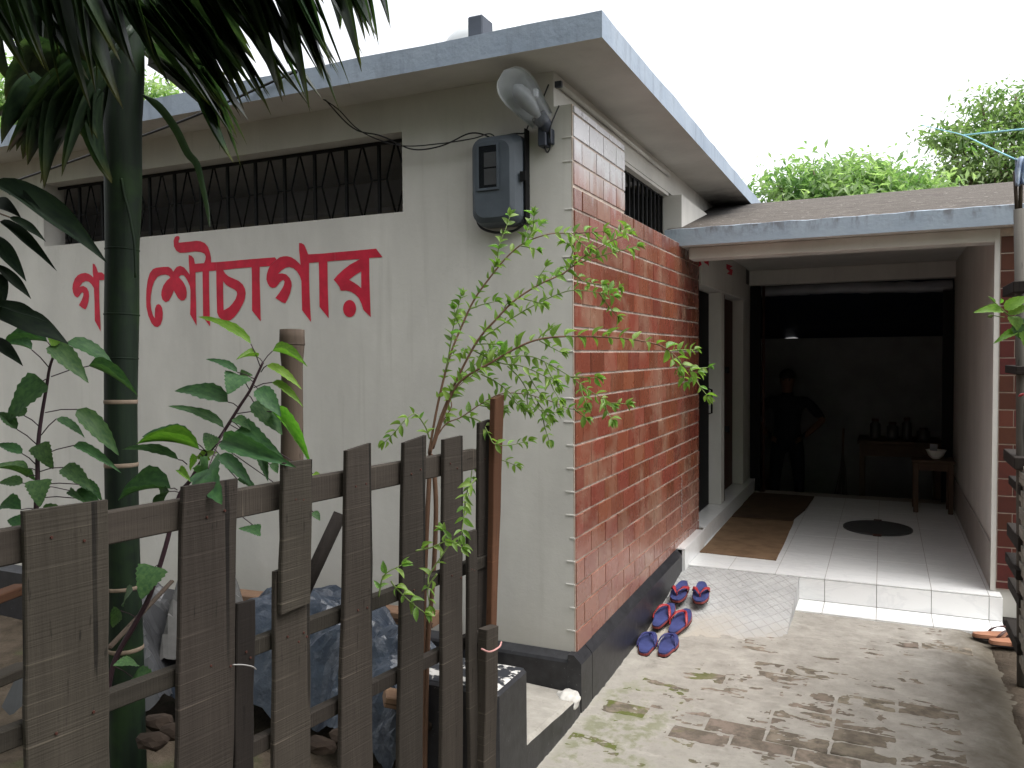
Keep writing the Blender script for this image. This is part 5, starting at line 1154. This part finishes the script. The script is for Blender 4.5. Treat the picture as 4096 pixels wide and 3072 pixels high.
for k in range(16): 
    p = on(1472, 1032+k*7, 0, .012); tube('chain_link', [p+Vector((0, 0, .008)), p+Vector((.006*(k % 2), .004, -.008))], .0025, M['iron_wire'], B, 5)

# ------------------------------------------------------------------ background trees
def tree(name, label, base, crown, nleaf, lsz, mat, seed, group='trees behind the building'):
    rnd = random.Random(seed); base = Vector(base); root = empty(name, base, label, 'tree', group)
    cc = sum((Vector(c) for c, _ in crown), Vector())/len(crown)
    top = Vector((cc.x, cc.y, cc.z)); tr_ = spline([base, base.lerp(top, .5)+Vector((.1, 0, 0)), top], 6)
    tube('trunk', tr_, [.16-.10*i/len(tr_) for i in range(len(tr_))], M['bark'], root, 10)
    for c, r_ in crown:
        c = Vector(c); tube('limb', spline([base.lerp(top, .6), base.lerp(top, .6).lerp(c, .6)+Vector((0, 0, .15)), c], 4), [.06-.005*i for i in range(9)], M['bark'], root, 6)
    V, Fc = [], []; vol = sum(r_[0]*r_[2] for _, r_ in crown)
    for c, r_ in crown:
        k = int(nleaf*r_[0]*r_[2]/vol); c = Vector(c); ncl = max(6, k//26)
        for _ in range(ncl):
            while True:
                u = Vector((rnd.uniform(-1, 1), rnd.uniform(-1, 1), rnd.uniform(-1, 1)))
                if .25 < u.length < 1: break
            cl_ = c + Vector((u.x*r_[0], u.y*r_[1], u.z*r_[2]))*(1+.4*noise.noise(Vector((u.x*2.3+seed, u.y*2.3, u.z*2.3)))); rad = rnd.uniform(.7, 1.9)*lsz*2.1
            for _ in range(26):
                p = cl_ + Vector((rnd.gauss(0, 1), rnd.gauss(0, 1), rnd.gauss(0, .6)))*rad*.55; dv = Vector((rnd.uniform(-1, 1), rnd.uniform(-1, 1), rnd.uniform(-1.1, .35))).normalized(); L = lsz*rnd.uniform(.7, 1.3)
                m_ = frame(p, dv, Vector((rnd.gauss(0, .5), rnd.gauss(0, .5), 1))) @ scl(L*.36, L, L); b0 = len(V)
                V += [m_ @ Vector(q) for q in ((0, 0, 0), (-.5, .45, .06), (0, 1, -.1), (.5, .45, .06))]; Fc.append((b0, b0+1, b0+2, b0+3))
    link('crown', mesh('crown', V, Fc), root, mat=mat, kind='stuff'); return root
def blob(x, y, d, rx, rz, ry=None): 
    c = at(x, y, d); return ((c.x, c.y, c.z), (rx/1736*d, (ry or rx)/1736*d, rz/1736*d))
tree('leafy_tree', 'light green bushy tree rising behind the porch roof', (*at(1830, 760, 13)[:2], 0), [blob(1720, 425, 13, 55, 50), blob(1800, 405, 13, 70, 55), blob(1890, 420, 13.2, 70, 50), blob(1970, 420, 13, 60, 45), blob(1840, 470, 13, 130, 50), blob(2020, 430, 13.4, 40, 35), blob(1680, 400, 13, 18, 14), blob(1755, 368, 13, 26, 16), blob(1850, 360, 13, 30, 18), blob(1905, 382, 13, 22, 14)], 9500, .15, M['tree_leaf'], 11)
tree('leafy_tree', 'taller dark green tree at the upper right behind the porch', (*at(2230, 760, 17)[:2], 0), [blob(2090, 300, 17, 50, 38), blob(2170, 260, 17, 70, 50), blob(2140, 350, 17, 90, 50), blob(2260, 300, 17, 100, 90), blob(2070, 355, 17, 35, 28), blob(2230, 390, 17, 120, 50), blob(2060, 285, 17, 28, 18), blob(2330, 230, 17, 80, 80), blob(2035, 300, 17, 18, 9), blob(2120, 222, 17, 22, 14), blob(2195, 205, 17, 26, 14), blob(2045, 385, 17, 26, 14), blob(2110, 395, 17, 40, 20)], 8500, .17, M['tree_leaf_dark'], 5)
tree('leafy_tree', 'green tree glimpsed behind the palm fronds above the roof at left', (*at(60, 760, 12)[:2], 0), [blob(40, 270, 12, 110, 90), blob(-90, 240, 12, 120, 110), blob(180, 250, 12, 90, 60), blob(320, 215, 12, 60, 40), blob(120, 180, 12, 90, 60), blob(390, 235, 12, 40, 25)], 11000, .13, M['tree_leaf'], 8)
tree('leafy_tree', 'green foliage seen through the high window beyond the room', (*at(330, 760, 11)[:2], 0), [blob(300, 480, 11, 120, 60), blob(440, 470, 11, 80, 50), blob(160, 470, 11, 80, 60)], 4000, .16, M['tree_leaf'], 3)

# ------------------------------------------------------------------ unseen trees added behind and above the viewer to block sky light
for k, (x, y, h) in enumerate(((-7, -9.5, 8.8), (-2.5, -10, 9.2), (2.5, -9.5, 9.0), (7, -9, 8.8))):
    tree('leafy_tree', ['unseen tree added far behind to the left to block low sky', 'unseen tree added behind the viewer near the middle to block low sky', 'unseen tree added behind the viewer towards the right to block low sky', 'unseen tree added far behind to the right to block low sky'][k], (x, y, 0), [((x-1.2, y, h*.62), (1.8, 1.5, 1.4)), ((x+1.2, y+.3, h*.66), (1.8, 1.5, 1.4)), ((x, y, h*.82), (1.7, 1.5, 1.1)), ((x, y, h*.4), (2.4, 1.2, 1.6)), ((x-1.5, y, h*.5), (1.6, 1.2, 1.5)), ((x+1.5, y, h*.5), (1.6, 1.2, 1.5))], 4200, .46, M['tree_leaf_dark'], 40+k, 'unseen trees added to block low sky')
tree('leafy_tree', 'unseen mango crown added to shade the near end of the fence', (-1.9, -3.4, 0), [((-1.2, -3.1, 3.7), (1.1, 1.1, .55)), ((-.4, -2.6, 3.9), (.9, .8, .45)), ((-2.2, -2.9, 3.6), (1.1, 1.0, .6)), ((-1.2, -4.0, 3.5), (1.3, 1.0, .6)), ((.1, -3.6, 3.8), (1.0, .9, .5))], 3600, .24, M['mango_leaf'], 61)  # canopy added out of view to keep sky light off the near planks
